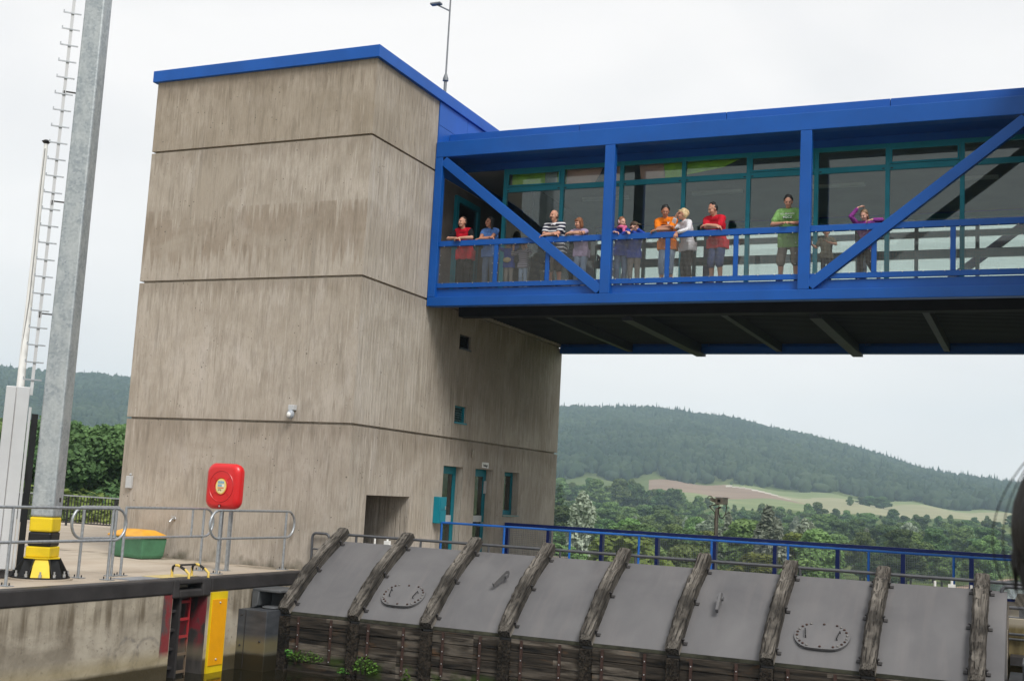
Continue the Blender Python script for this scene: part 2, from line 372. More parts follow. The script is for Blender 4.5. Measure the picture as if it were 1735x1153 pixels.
def glassmat(name, tint, refl=1.0):
    m = bpy.data.materials.new(name); m.use_nodes = True; t = m.node_tree; t.nodes.clear()
    o = t.nodes.new('ShaderNodeOutputMaterial'); tr = t.nodes.new('ShaderNodeBsdfTransparent'); gl = t.nodes.new('ShaderNodeBsdfGlossy')
    fr = t.nodes.new('ShaderNodeFresnel'); mm = t.nodes.new('ShaderNodeMixShader'); mu = t.nodes.new('ShaderNodeMath'); mu.operation = 'MULTIPLY_ADD'
    fr.inputs[0].default_value = 1.5; mu.inputs[1].default_value = refl; mu.inputs[2].default_value = .02
    tr.inputs[0].default_value = (*tint, 1); gl.inputs['Roughness'].default_value = .02; gl.inputs[0].default_value = (.9, .95, .95, 1)
    nn = t.nodes.new('ShaderNodeTexNoise'); nn.inputs['Scale'].default_value = .9; bp = t.nodes.new('ShaderNodeBump'); bp.inputs['Strength'].default_value = .06; bp.inputs['Distance'].default_value = .02
    tcn = t.nodes.new('ShaderNodeTexCoord'); t.links.new(tcn.outputs['Object'], nn.inputs['Vector']); t.links.new(nn.outputs[0], bp.inputs['Height']); t.links.new(bp.outputs[0], gl.inputs['Normal'])
    t.links.new(fr.outputs[0], mu.inputs[0]); t.links.new(mu.outputs[0], mm.inputs[0]); t.links.new(tr.outputs[0], mm.inputs[1]); t.links.new(gl.outputs[0], mm.inputs[2]); t.links.new(mm.outputs[0], o.inputs[0])
    return m
GLASS = glassmat('corridor_glass', (.88, .93, .91), .8)
GLASS_D = glassmat('door_glass', (.35, .42, .38), 1.6)

# foliage
def leafmat(name, a, b, c, tr=.25):
    M = Mat(name, .75, .2)
    at = M.n('ShaderNodeAttribute'); at.attribute_name = 'tint'
    oi = M.n('ShaderNodeObjectInfo')
    k = M.mix(at.outputs['Fac'], a, b); n = M.noise(sc=.35, det=3)
    k = M.mix(M.math('MULTIPLY', M.ramp(n, .45, .65), .55), k, c)
    h = M.n('ShaderNodeHueSaturation'); M.set(h.inputs['Color'], k)
    M.set(h.inputs['Value'], M.math('ADD', M.math('MULTIPLY', oi.outputs['Random'], .75), .72)); M.set(h.inputs['Hue'], M.math('ADD', M.math('MULTIPLY', oi.outputs['Random'], .05), .472))
    M.col(h.outputs[0]); M.b.inputs['Subsurface Weight'].default_value = 0
    tl = M.n('ShaderNodeBsdfTranslucent'); M.nt.links.new(h.outputs[0], tl.inputs[0]); ms = M.n('ShaderNodeMixShader'); ms.inputs[0].default_value = tr
    o = M.nt.nodes['Material Output']; M.nt.links.new(M.b.outputs[0], ms.inputs[1]); M.nt.links.new(tl.outputs[0], ms.inputs[2]); M.nt.links.new(ms.outputs[0], o.inputs[0])
    return M.m
LEAF_D = leafmat('dark_green_leaves', (0.052, 0.090, 0.036), (0.113, 0.181, 0.063), (0.070, 0.128, 0.051))
LEAF_M = leafmat('mid_green_leaves', (0.086, 0.141, 0.047), (0.190, 0.275, 0.095), (0.133, 0.210, 0.063))
LEAF_Y = leafmat('yellow_green_leaves', (0.099, 0.141, 0.029), (0.197, 0.246, 0.066), (0.149, 0.197, 0.050))
LEAF_S = leafmat('silver_willow_leaves', (0.141, 0.173, 0.117), (0.411, 0.459, 0.364), (0.262, 0.310, 0.231))
LEAF_P = leafmat('bright_plant_leaves', (.05, .13, .02), (.10, .24, .04), (.08, .19, .03))
BARK = plain('bark', (.07, .055, .04), .9, .2, 0, .35, 8, .4)
def hillmat():
    M = Mat('hill_forest_canopy', .9, .1)
    at = M.n('ShaderNodeAttribute'); at.attribute_name = 'tint'
    k = M.mix(at.outputs['Fac'], (.011, .025, .018), (.054, .076, .040)); k = M.mix(M.math('MULTIPLY', M.ramp(M.noise(sc=.6, det=3), .4, .65), .5), k, (.03, .05, .02))
    M.col(k); return M.m
HILLM = hillmat()

# ------------------------------------------------------------------ terrain: lock level, valley floor, field slope, wooded hills
AZ_T = [-180, -75, -48, -42, -30, -21.4, -18.8, -16, -13.2, -10.5, -7.8, -5.25, -2.75, -.7, 4, 15, 60, 180]
EL_T = [.03, .06, .079, .080, .078, .0777, .0809, .0796, .0738, .065, .0553, .0412, .0343, .0313, .028, .03, .03, .03]
AZ_F = [-180, -26, -20, -16, -13.4, -10.7, -7, -4, -1.8, 3, 180]
EL_F = [.010, .010, .0165, .0184, .0174, .0159, .0117, .0089, .0064, .004, .004]
ZG = -14.0
def terrain_z(az, r):
    az = np.asarray(az, float); r = np.asarray(r, float)
    ef = np.interp(az, AZ_F, EL_F); er = np.interp(az, AZ_T, EL_T) * 1700 - 13
    z1, z2 = -.5, ef*1000
    t = np.clip((r-450)/250, 0, 1); z = ZG + (z1-ZG)*t*t*(3-2*t)
    t = np.clip((r-700)/300, 0, 1); z = z + (z2-z1)*t
    t = np.clip((r-1000)/700, 0, 1); z = z + (er-z2)*(t**.85)
    t = np.clip((r-1700)/900, 0, 1); z = z - er*.5*t*t
    z = z + np.sin(az*1.7+r*.011)*np.clip((r-420)/600, 0, 1)*1.6*(1-np.clip((r-1500)/300, 0, 1)*.6)
    return z
def ground_at(x, y):
    return float(terrain_z(math.degrees(math.atan2(x, y)), math.hypot(x, y)))
def grassmat():
    M = Mat('meadow_grass', .95, .1); n = M.noise(sc=.012, det=6, dist=.5); f = M.noise(sc=.35, det=4)
    c = M.mix(M.ramp(n, .35, .65), (.07, .105, .03), (.14, .16, .055)); c = M.mix(M.math('MULTIPLY', M.ramp(f, .4, .7), .4), c, (.05, .08, .02)); M.col(c); return M.m
def fieldmat(name, a, b):
    M = Mat(name, .95, .1); n = M.noise((.02, .004, 1), 1, 5); c = M.mix(M.ramp(n, .35, .65), a, b); M.col(c); return M.m
GRASS = grassmat()
SOIL = fieldmat('ploughed_soil', (.22, .155, .115), (.26, .19, .14))
CROP = fieldmat('pale_green_field', (.15, .19, .085), (.21, .235, .11))
STUB = fieldmat('stubble_field', (.24, .24, .14), (.29, .275, .17))
TRACK = plain('farm_track', (.45, .42, .36), .9, .1)
def build_terrain():
    azs = np.concatenate([np.arange(-180, -60, 6), np.arange(-60, -26, 1), np.arange(-26, 6, .3), np.arange(6, 30, 2), np.arange(30, 180, 6)])
    rs = np.concatenate([[2, 30, 60, 100, 160, 230, 300, 380], np.arange(450, 1000, 12), np.arange(1000, 1750, 50), [1800, 1850, 1900]])
    V = []; F = []; MI = []; na, nr = len(azs), len(rs)
    for a in azs:
        z = terrain_z(np.full(nr, a), rs)
        for r_, zz in zip(rs, z): V.append((r_*math.sin(R(a)), r_*math.cos(R(a)), zz))
    for i in range(na):
        j = (i+1) % na; am = azs[i]
        for k in range(nr-1):
            F.append((i*nr+k, i*nr+k+1, j*nr+k+1, j*nr+k)); rm = (rs[k]+rs[k+1])/2; m = 0
            if 690 < rm < 1010 and -17.5 < am < 3:
                path = 985-(am+13.9)*46
                if am < -13.9 or (am < -10.2 and rm < path): m = 1 if rm > 815-(am+14)*3 else 2
                elif rm > 900+(am+10)*5: m = 2
                else: m = 3
                if -13.9 <= am < -10.9 and abs(rm-path) < 9: m = 4
            MI.append(m)
    me = bpy.data.meshes.new('terrain'); me.from_pydata(V, [], F)
    for m in (GRASS, SOIL, CROP, STUB, TRACK): me.materials.append(m)
    me.polygons.foreach_set('material_index', MI); me.polygons.foreach_set('use_smooth', [True]*len(F)); me.update()
    o = bpy.data.objects.new('terrain', me); COL.objects.link(o); tag(o, kind='structure')
build_terrain()

m = MB(); m.add([(-24, 60, 0), (4, 60, 0), (14, 330, 0), (-4.5, 318, 0), (-9.2, 292, 0), (-12.6, 263, 0), (-15.5, 240, 0), (-20, 200, 0)], [(0,1,2,3,4,5,6,7)])
o = m.build('canal', CANAL); o.location.z = -13.6; tag(o, kind='structure')
m = MB(); m.add([(-20, 195, ZG+.02), (-24.5, 195, ZG), (-20, 240, ZG), (-17, 263, ZG), (-13, 293, ZG), (-8, 322, ZG), (-4.5, 318, -13.5), (-9.2, 292, -13.5), (-12.6, 263, -13.5), (-15.5, 240, -13.5)],
                [(0,1,2,9), (9,2,3,8), (8,3,4,7), (7,4,5,6)])
m.build('bank', plain('stony_bank', (.30, .22, .17), .95, .1, 0, .25, .8), kind='structure')

# ------------------------------------------------------------------ lock chamber, quays
G = -1.75
m = MB(); m.box(-60, -14.2, -30, 21.02, -14.5, G); m.box(-60, -12.96, 21.02, 34, -14.5, G); m.build('quay', PAVE, kind='structure')
m = MB(); m.box(-.06, 25, -30, 18.4, -14.5, G); m.build('quay', PAVE, kind='structure')
MB().add([(-14.3, -30, -3.43), (.6, -30, -3.43), (.6, 21.4, -3.43), (-14.3, 21.4, -3.43)], [(0,1,2,3)]).build('water', WATER, kind='structure')
m = MB(); m.box(-12.94, -.5, 21.35, 29.25, -2.1, G); m.build('walkway', PAVE, kind='structure')
m = MB(); m.box(-12.94, -.5, 21.0, 21.33, -14.4, -2.1); m.box(-12.94, .4, 29.3, 34, -14.4, -2.2)
m.build('sill', LOCKW, kind='structure')

root = empty('lock_wall', (-13.62, 12, G), 'stained concrete lock wall with a dark steel coping and red painted strips', 'wall')
m = MB(); m.box(-14.198, -13.62, -30, 16.74, -14.4, -2.0); m.box(-14.198, -13.62, 17.68, 21.018, -14.4, -2.0)
part(m, 'wall_face', LOCKW, root)
m = MB(); m.box(-14.198, -14.02, 16.742, 17.678, -14.3, -2.0); part(m, 'niche', NICHE, root)
part(MB().box(-14.018, -13.621, 17.667, 17.679, -14.3, -2.075), 'niche_side', NICHE, root)
m = MB()
for z in (-2.3, -2.62, -2.94, -3.26): m.box(-14.02, -13.72, 16.745, 16.98, z-.02, z+.02)
m.box(-14.02, -13.66, 16.98, 17.03, -4.2, -2.05)
part(m, 'niche_rib', STEEL_D, root)
m = MB()
for y0, y1 in ((-30, 16.70), (16.71, 17.74), (17.75, 21.01)):
    if y0 == 16.71:                                    # hood over the ladder niche, with its slot
        for a in ((16.71, 16.88, -2.07, -1.742), (17.50, 17.74, -2.07, -1.742), (16.88, 17.50, -1.84, -1.742), (16.88, 17.50, -2.07, -1.93)): m.box(-13.95, -13.595, *a)
    else: m.box(-13.88, -13.6, y0, y1, -2.0, -1.744)
part(m, 'coping', STEEL_D, root, bevel=.03)
m = MB(); m.box(-14.198, -13.955, 16.742, 17.678, -1.99, -1.752); m.box(-14.198, -13.882, -30, 16.74, -1.999, G); m.box(-14.198, -13.882, 17.68, 21.018, -1.999, G)
part(m, 'kerb_fill', PAVE, root)
m = MB()
for k in range(6): m.bar((-13.78, 17.14, -2.16-.3*k), (-13.78, 17.4, -2.16-.3*k), .03, .045)
m.bar((-13.8, 17.12, -4.0), (-13.8, 17.12, -2.05), .03, .03, (1,0,0)); m.bar((-13.8, 17.42, -4.0), (-13.8, 17.42, -2.05), .03, .03, (1,0,0))
RLAD = Mat('red_worn_ladder_paint', .6, .4); q = RLAD.xyz(); RLAD.col(RLAD.mix(RLAD.band(q[2], -9, -2.85, .12), (.34, .025, .03), (.15, .11, .075)))
m.build('ladder', RLAD.m, label='narrow red steel ladder running down inside the dark wall niche', cat='ladder')
root = empty('gauge_board', (-13.6, 17.98, -3.4), 'upright amber board with a yellow border bolted to the lock wall', 'board')
m = MB(); m.box(-13.62, -13.585, 17.76, 18.22, -3.75, -2.01); part(m, 'backing', YELLOW, root)
m = MB(); m.box(-13.584, -13.57, 17.79, 18.19, -3.30, -2.14); part(m, 'panel', ORANGE_Y, root)
for z in (-2.2, -3.2): part(MB().ell((-13.568, 17.99, z), .02), 'bolt', BOLT, root, 40)

# two striped hoops over the ladder
def stripes():
    M = Mat('yellow_black_stripes', .45, .4); q = M.xyz(); s = M.math('GREATER_THAN', M.math('FRACT', M.math('ADD', M.math('MULTIPLY', q[0], 5.2), M.math('MULTIPLY', q[2], 2.0))), .5)
    M.col(M.mix(s, (.012, .011, .01), (.66, .47, .10))); return M.m
STRIPE = stripes()
for k, y in enumerate((17.12, 17.66)):
    P = [(-13.63, y, G), (-13.63, y, G+.09)] + [(-13.63-.05*t-.02, y, G+.09+.05*t) for t in (.5, 1)] + [(-13.80, y, G+.185), (-13.88, y, G+.215), (-13.94, y, G+.215), (-13.985, y, G+.19), (-14.0, y, G+.13), (-14.0, y, G)]
    MB().tube(P, .023, 10).build('grab_hoop', STRIPE, smooth=50, label=('black and yellow grab hoop over the wall ladder, nearer the mast', 'black and yellow grab hoop over the wall ladder, nearer the lock gate')[k], cat='grab hoop', group='hoops above the ladder')
MB().bar((-13.92, 17.13, G+.215), (-13.92, 17.65, G+.215), .03, .03).build('tie_bar', STEEL_D, label='short black bar tying the two striped hoops together', cat='bar')
m = MB(); m.box(-14.35, -13.9, 16.75, 17.7, G, G+.012); m.build('hatch_plate', plain('worn_yellow_plate', (.50, .40, .18), .7, .3, 0, .3, 4), label='flat yellowish steel plate on the quay beside the hoops', cat='plate')
m = MB(); m.box(-14.30, -13.9, 15.95, 16.7, G, G+.012); m.build('hatch_plate', plain('grey_blue_plate', (.22, .23, .25), .6, .3, 0, .25, 4), label='flat grey steel plate on the quay edge near the hoops', cat='plate')

# steel clad ledge, bracket and right-hand ledge
def bracket(x0, sgn, lab):
    m = MB(); y = 19.2
    fn = lambda a, b, d: (x0 + sgn*a, y + d, b)
    m.box(min(x0, x0+sgn*.62), max(x0, x0+sgn*.62), y-.25, y+.55, -2.04, -1.99)
    m.box(min(x0, x0+sgn*.62), max(x0, x0+sgn*.62), y+.2, y+.55, -2.35, -2.04)
    m.prism([(0, -2.04), (.16, -2.04), (.13, -2.3), (.05, -2.35), (0, -2.35)], fn, -.25, .2)
    m.ell((x0+sgn*.34, y-.06, -2.33), (.2, .2, .04), None, 16, 6)
    m.build('bracket', plain('bracket_steel', (.10, .105, .11), .5, .4, .2, .2, 6), bevel=.012, smooth=35, label=lab, cat='bracket')
root = empty('steel_ledge', (-13.28, 18.62, -2.35), 'dark scuffed steel box on the lock wall just left of the gate', 'steel ledge')
m = MB(); m.box(-13.618, -12.98, 18.62, 20.99, -14.3, -2.35); part(m, 'plate', SBOX, root, bevel=.01)
m = MB(); m.box(-13.45, -13.44, 18.612, 18.619, -3.4, -2.36); part(m, 'seam', STEEL_D, root)
for q in ((-13.53, 18.615, -2.45), (-13.53, 18.615, -3.0), (-13.1, 18.615, -2.9)): part(MB().ell(q, .02), 'bolt', STEEL_D, root, 40)
bracket(-13.58, 1, 'grey steel bracket with a flat top on the ledge left of the gate')
m = MB(); m.box(-.46, .38, 18.62, 20.99, -14.3, -2.35); m.build('steel_ledge', SBOX, bevel=.01, label='dark steel ledge past the right end of the gate', cat='steel ledge')
bracket(.36, -1, 'grey steel bracket with a flat top past the right end of the gate')
root = empty('lock_wall', (.5, 21.5, -1.5), 'ochre stained concrete wall with two pipes behind the right end of the gate', 'wall')
M_ = Mat('ochre_stained_concrete', .9, .2); q = M_.xyz(); c = M_.mix(M_.ramp(M_.noise((3, 1, 1.2), 1.6, 6, .5), .35, .65), (.12, .095, .045), (.30, .24, .12)); c = M_.mix(M_.band(q[2], -1.68, -1.4, .04), c, (.36, .32, .25)); M_.col(c)
m = MB(); m.box(-.49, 4, 21.45, 29.2, -14.3, -1.56); part(m, 'wall_face', M_.m, root)
m = MB(); m.tube([(-.49, 21.40, -1.80), (3, 21.40, -1.80)], .022); m.tube([(-.49, 21.40, -1.88), (3, 21.40, -1.88)], .018); part(m, 'pipe', GREY_RAIL, root, 50)
m = MB(); m.box(-.46, 4, 20.995, 21.449, -2.25, -2.12); part(m, 'coping', STEEL_D, root)
m = MB(); m.tube([(-.49, 21.7, -1.40), (3, 21.7, -1.40)], .03); m.bar((-.3, 21.7, -1.56), (-.3, 21.7, -1.42), .08, .06, (0,1,0)); m.box(-.5, -.05, 21.62, 21.78, -1.56, -1.545); part(m, 'low_rail', GREY_RAIL, root, 50)

# ------------------------------------------------------------------ lock gate
XL, XR = -12.96, -.50
YB, ZB, YT, ZT = 19.12, -2.36, 20.82, -1.10
def bow(t): return .10*math.sin(math.pi*t)
dY, dZ = YT-YB, ZT-ZB; LEN = math.hypot(dY, dZ); dn = (dY/LEN, dZ/LEN); nn = (-dn[1], dn[0])
def on_gate(t, off=0.0): return (YB+dY*t + nn[0]*(bow(t)+off), ZB+dZ*t + nn[1]*(bow(t)+off))
groot = empty('lock_gate', ((XL+XR)/2, YB, -3.4), 'grey steel lock gate with sloping weathered fender timbers and plank front', 'lock gate')
m = MB(); N = 14; ring = [on_gate(i/N) for i in range(N+1)] + [(YT+.05, -2.9), (YB+.16, -2.9)]
m.prism(ring, lambda a, b, d: (d, a, b), XL, XR); part(m, 'skin_plate', GATE, groot, 30)
m = MB(); m.box(XL, XR, YB-.005, YB+.18, -2.42, -2.365); part(m, 'ledge', plain('mossy_ledge', (.05, .05, .035), .9, .2, 0, .5, 5), groot)
BX = [-12.89, -11.40, -9.91, -8.40, -6.92, -5.43, -3.92, -2.40, -.87]
for k, bx in enumerate(BX):
    m = MB(); n = 34; hw = .115; rg = random.Random(40+k); prof = []
    worn = [rg.uniform(-.035, .006) for _ in range(n+1)]; worn = [sum(worn[max(0, i-1):i+2])/len(worn[max(0, i-1):i+2]) for i in range(n+1)]
    dent = [0]*(n+1)
    for _ in range(3):
        c0 = rg.randint(3, n-3); d0 = rg.uniform(.02, .06)
        for i in range(n+1): dent[i] -= d0*math.exp(-((i-c0)/1.6)**2)
    side = [rg.uniform(-.012, .012) for _ in range(n+1)]
    for i in range(n+1):
        t = -.035 + 1.14*i/n
        tb = min(max(t, 0), 1); base = (YB+dY*t+nn[0]*bow(tb), ZB+dZ*t+nn[1]*bow(tb))
        h = .21 + worn[i] + dent[i]*.4
        if i == 0: h -= .06
        if i == n: h -= .03
        row = [(-hw+side[i], .0), (-hw+side[i], h*.8), (-hw*.72+side[i], h), (-.02, h+dent[i]*.5+rg.uniform(-.012, .008)), (hw*.5, h+rg.uniform(-.01, .006)), (hw*.95+side[i]*.5, h*.86), (hw+side[i]*.4, .0)]
        prof.append([(a, base[0]+nn[0]*b, base[1]+nn[1]*b) for a, b in row])
    q = len(prof[0])
    V = [p for r_ in prof for p in r_]; F = []
    for i in range(n):
        for j in range(q): F.append((i*q+j, (i+1)*q+j, (i+1)*q+(j+1) % q, i*q+(j+1) % q))
    F += [tuple(range(q)), tuple(n*q+j for j in reversed(range(q)))]
    # local frame: Y along the timber
    Rm = Matrix.Rotation(math.atan2(dZ, dY), 4, 'X'); Mw = Matrix.Translation((bx, YB, ZB)) @ Rm; Mi = Mw.inverted()
    m.add([Mi @ Vector((x+bx, y, z)) for x, y, z in V], F)
    o = m.build('fender_timber', BEAMW, None, 42); o.matrix_world = Mw
    # offset the grain so that no two timbers look alike
    o.parent = groot; o.matrix_parent_inverse = Matrix.Translation(groot.location).inverted()
    for t in (.08, .5, .93):
        y, z = on_gate(t, .004)
        for s in ((1,) if k < 7 else (1, -1)):
            x = bx+s*.12; br = MB()
            br.frame_box((x+s*.035, y+nn[0]*.01, z+nn[1]*.01), (1,0,0), (0, dn[0], dn[1]), (0, nn[0], nn[1]), .035, .03, .005)
            br.frame_box((x+s*.006, y+nn[0]*.055, z+nn[1]*.055), (1,0,0), (0, dn[0], dn[1]), (0, nn[0], nn[1]), .006, .025, .055)
            br.ell((x+s*.02, y+nn[0]*.09, z+nn[1]*.09), .018); part(br, 'angle_bracket', STEEL_D, groot)
    pm = MB(); pm.box(bx-.1, bx+.1, YB-.10, YB+.06, -4.6, -2.46); part(pm, 'timber_post', POSTW, groot, bevel=.012)
for k in range(8):
    x0, x1 = BX[k]+.101, BX[k+1]-.101; pl = MB(); rg = random.Random(90+k)
    for j in range(11):
        z1 = -2.43 - .208*j; off = rg.uniform(-.012, .012)
        pl.box(x0+rg.uniform(0, .008), x1-rg.uniform(0, .008), YB-.02+off, YB+.06, z1-.198+rg.uniform(-.006, .004), z1)
    part(pl, 'plank_panel', PLANK, groot, bevel=.008)
    for u in (.16, .71):
        st = MB(); xs = x0+(x1-x0)*u + rg.uniform(-.02, .02)
        st.box(xs-.025, xs+.025, YB-.048, YB-.033, -3.26+rg.uniform(-.15, .1), -2.44)
        st.mi = 1
        for j in range(4): st.ell((xs, YB-.046, -2.56-.21*j), .012, None, 8, 6)
        part(st, 'strap', [RUST, BOLT], groot)
CBOLT = plain('dull_bolt', (.2, .19, .18), .5, .4, .4)
for cx, t in ((-10.68, .29), (-3.16, .28)):
    y, z = on_gate(t, .014); c = Vector((cx, y, z)); ay = Vector((0, dn[0], dn[1])); an = Vector((0, nn[0], nn[1]))
    P = []
    for i in range(36):
        a = 2*math.pi*i/36; ca, sa = math.cos(a), math.sin(a)
        P.append((.13*(1 if ca > 0 else -1)*min(1, abs(ca)*4) + .30*ca, .30*sa))
    m = MB(); m.prism(P, lambda a, b, d: c + Vector((a, 0, 0)) + ay*b + an*d, -.03, .012)
    cov = part(m, 'manhole_cover', GATE, groot)
    for i in range(22):
        a = 2*math.pi*(i+.5)/22; ca, sa = math.cos(a), math.sin(a)
        b = MB(); b.ell(c + Vector((.13*(1 if ca > 0 else -1)*min(1, abs(ca)*4)+.255*ca, 0, 0)) + ay*.255*sa + an*.016, (.021, .021, .018), None, 8, 6)
        b.build('cover_bolt', (CBOLT, RUST, RUST)[i % 3], cov, 40)
    for s in (-1, 1):
        b = MB(); b.tube([c+Vector((s*.24, 0, 0))+ay*-.08+an*.01, c+Vector((s*.24, 0, 0))+ay*-.08+an*.06, c+Vector((s*.27, 0, 0))+ay*.08+an*.06, c+Vector((s*.27, 0, 0))+ay*.08+an*.01], .009, 6)
        b.build('cover_handle', BLACK, cov)
for cx, t, tw in ((-8.86, .58, -.5), (-4.88, .52, 0)):
    y, z = on_gate(t, 0); c = Vector((cx, y, z)); an = Vector((0, nn[0], nn[1])); ay = (Vector((0, dn[0], dn[1]))*math.cos(tw) + Vector((1,0,0))*-math.sin(tw)); ax = ay.cross(an)
    P = [(-.04, -.28), (.04, -.28)] + [(.085*math.cos(a), .02+.085*math.sin(a)) for a in np.linspace(-.3, math.pi+.3, 14)]
    m = MB(); m.prism([(b, a) for a, b in P], lambda a, b, d: c + ay*a + an*(.005+max(0, .1+b*.9+(a+.28)*.12)) + ax*d, -.022, .022)
    m.tube([c+ay*.02+an*.12-ax*.05, c+ay*.02+an*.12+ax*.05], .04, 12)
    part(m, 'lifting_lug', GATE, groot, 35)
# low grey handrail along the gate top
def rail_thing(name, label, posts, top, z0, rad, mat, mids=(), cat='railing', pr=None, extra=None, foot=True, group=None):
    r_ = empty(name, (posts[0][0], posts[0][1], z0), label, cat, group)
    m = MB(); m.tube(top, rad, 12); part(m, 'top_rail', mat, r_, 50)
    for q in mids: m = MB(); m.tube(q, rad, 12); part(m, 'mid_rail', mat, r_, 50)
    for p in posts:
        zt = p[2]
        m = MB(); m.tube([(p[0], p[1], z0), (p[0], p[1], zt)], pr or rad, 12)
        if foot: m.box(p[0]-.09, p[0]+.09, p[1]-.075, p[1]+.075, z0, z0+.014)
        po = part(m, 'post', mat, r_, 50)
        if foot:
            b = MB()
            for sx in (-.065, .065): b.tube([(p[0]+sx, p[1], z0+.01), (p[0]+sx, p[1], z0+.05)], .011, 8)
            b.build('anchor_bolt', BOLT, po)
    return r_
def arc(c, r, a0, a1, ax, ay, n=8):
    c, ax, ay = Vector(c), Vector(ax), Vector(ay)
    return [c + ax*(r*math.cos(a0+(a1-a0)*i/n)) + ay*(r*math.sin(a0+(a1-a0)*i/n)) for i in range(n+1)]
X_, Y_, Z_ = (1,0,0), (0,1,0), (0,0,1)
zr, yr = -.97, 20.95
top = [(-13.17, yr, zr-.3)] + arc((-13.07, yr, zr-.1), .1, math.pi, math.pi/2, X_, Z_) + [(-.85, yr, zr), (.9, yr, zr)]
gp = [(-12.6+k*1.47, yr, zr) for k in range(9)]
rail_thing('handrail', 'low dark grey tube handrail running along the top of the lock gate', gp, top, -1.6, .028, GREY_RAIL, pr=.024, foot=False)
hoop = [(-13.62, yr, -1.75)] + arc((-13.55, yr, zr-.1), .09, math.pi, math.pi/2, X_, Z_) + arc((-13.33, yr, zr-.1), .09, math.pi/2, 0, X_, Z_) + [(-13.2, yr, -1.75)]
m = MB(); m.tube(hoop, .028, 12); m.tube([(-13.63, yr, -1.3), (-13.24, yr, -1.3)], .018, 8)
m.build('end_hoop', GREY_RAIL, smooth=50, label='dark grey tube hoop between the handrail end and the tower corner', cat='railing')
hoop = [(-.58, yr-.15, -1.45)] + arc((-.48, yr-.15, -1.12), .1, math.pi, math.pi/2, X_, Z_) + [(.6, yr-.15, -1.02)]
MB().tube(hoop, .03, 12).build('end_hoop', GREY_RAIL, smooth=50, label='dark grey bent tube rail past the right end of the gate', cat='railing')
# light blue railing and navy mesh fence on the walkway behind
lp = [(-12.76+1.6*k, 25, -.72) for k in range(9)]
rail_thing('handrail', 'light blue tube handrail on slim posts standing between gate and navy fence', lp, [(-12.76, 25, -.72), (1.2, 25, -.72)], G, .026, BLUE_L, pr=.026)
fx = [-13.0+.02] + [-11.69+1.465*k for k in range(9)]
fr = empty('mesh_fence', (-12.9, 29, G), 'navy blue wire mesh fence along the far side of the walkway', 'fence')
m = MB(); m.box(-12.93, 1.6, 28.96, 29.04, -.80, -.72); part(m, 'top_rail', BLUE_D, fr, bevel=.008)
m = MB(); m.box(-12.93, 1.6, 28.97, 29.03, -1.74, -1.68); part(m, 'bottom_rail', BLUE_D, fr)
for x in fx:
    m = MB(); m.box(max(x, -12.92)-.0 if x < -12.9 else x-.05, (max(x, -12.92)+.1) if x < -12.9 else x+.05, 28.98, 29.1, G, -.801); part(m, 'post', BLUE_D, fr)
def wires(m, x0, x1, y, z0, z1, s, t):
    n = int((x1-x0)/s)
    for i in range(n+1): x = x0+i*s; m.box(x-t/2, x+t/2, y-t/2, y+t/2, z0, z1)
    n = int((z1-z0)/s)
    for i in range(n+1): z = z0+i*s; m.box(x0, x1, y-t*1.5, y-t*.5, z-t/2, z+t/2)
pts = [-12.82]+[x for x in fx[1:]]
for a, b in zip(pts[:-1], pts[1:]):
    m = MB(); wires(m, a+.05, b-.05, 28.95, -1.68, -.8, .05, .005); part(m, 'mesh_panel', plain('fence_wire', (.22, .24, .26), .5, .4, .3), fr) if a < -12.5 else part(m, 'mesh_panel', bpy.data.materials['fence_wire'], fr)

# ------------------------------------------------------------------ concrete tower
TX0, TX1, TY0, TY1 = -18.85, -12.94, 21.03, 32.48
def wall_x(m, X, y0, y1, z0, z1, holes):
    """wall in the plane x = X facing +X, holes = (ya, yb, za, zb, depth)"""
    ys = sorted({y0, y1, *[h[0] for h in holes], *[h[1] for h in holes]}); zs = sorted({z0, z1, *[h[2] for h in holes], *[h[3] for h in holes]})
    for a, b in zip(ys[:-1], ys[1:]):
        for c, d in zip(zs[:-1], zs[1:]):
            if any(h[0] <= a and b <= h[1] and h[2] <= c and d <= h[3] for h in holes): continue
            m.add([(X, a, c), (X, b, c), (X, b, d), (X, a, d)], [(0,1,2,3)])
    for a, b, c, d, dp in holes:
        x = X-dp; m.add([(X,a,c), (X,b,c), (X,b,d), (X,a,d), (x,a,c), (x,b,c), (x,b,d), (x,a,d)], [(0,4,5,1), (1,5,6,2), (2,6,7,3), (3,7,4,0), (4,7,6,5)])
troot = empty('concrete_tower', ((TX0+TX1)/2, (TY0+TY1)/2, G), 'tall board marked concrete tower with a blue roof edge beside the lock gate', 'tower')
m = MB()
HOLES = {0: [(21.8, 23.68, G, -.16, 2.8), (25.27, 26.32, G, .61, .22), (27.03, 28.07, G, .61, .22), (28.81, 29.79, -.53, .60, .22)],
         1: [(25.68, 26.33, 1.69, 2.08, .22), (25.72, 26.35, 3.5, 3.83, .2)], 2: [(25.05, 26.2, 4.61, 7.0, .18)], 3: []}
ZS = [(G, 1.245), (1.295, 4.345), (4.395, 7.395), (7.445, 9.14)]
for k, (z0, z1) in enumerate(ZS):
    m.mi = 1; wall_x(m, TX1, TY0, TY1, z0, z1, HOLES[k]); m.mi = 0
    m.add([(TX0,TY0,z0), (TX1,TY0,z0), (TX1,TY0,z1), (TX0,TY0,z1), (TX0,TY1,z0), (TX1,TY1,z0), (TX1,TY1,z1), (TX0,TY1,z1)],
          [(0,1,2,3), (4,0,3,7), (5,4,7,6), (3,2,6,7), (4,5,1,0)])
    if k < 3: m.box(TX0+.07, TX1-.07, TY0+.07, TY1-.07, z1-.01, ZS[k+1][0]+.01)
part(m, 'wall', [CONC, CONC_R], troot)
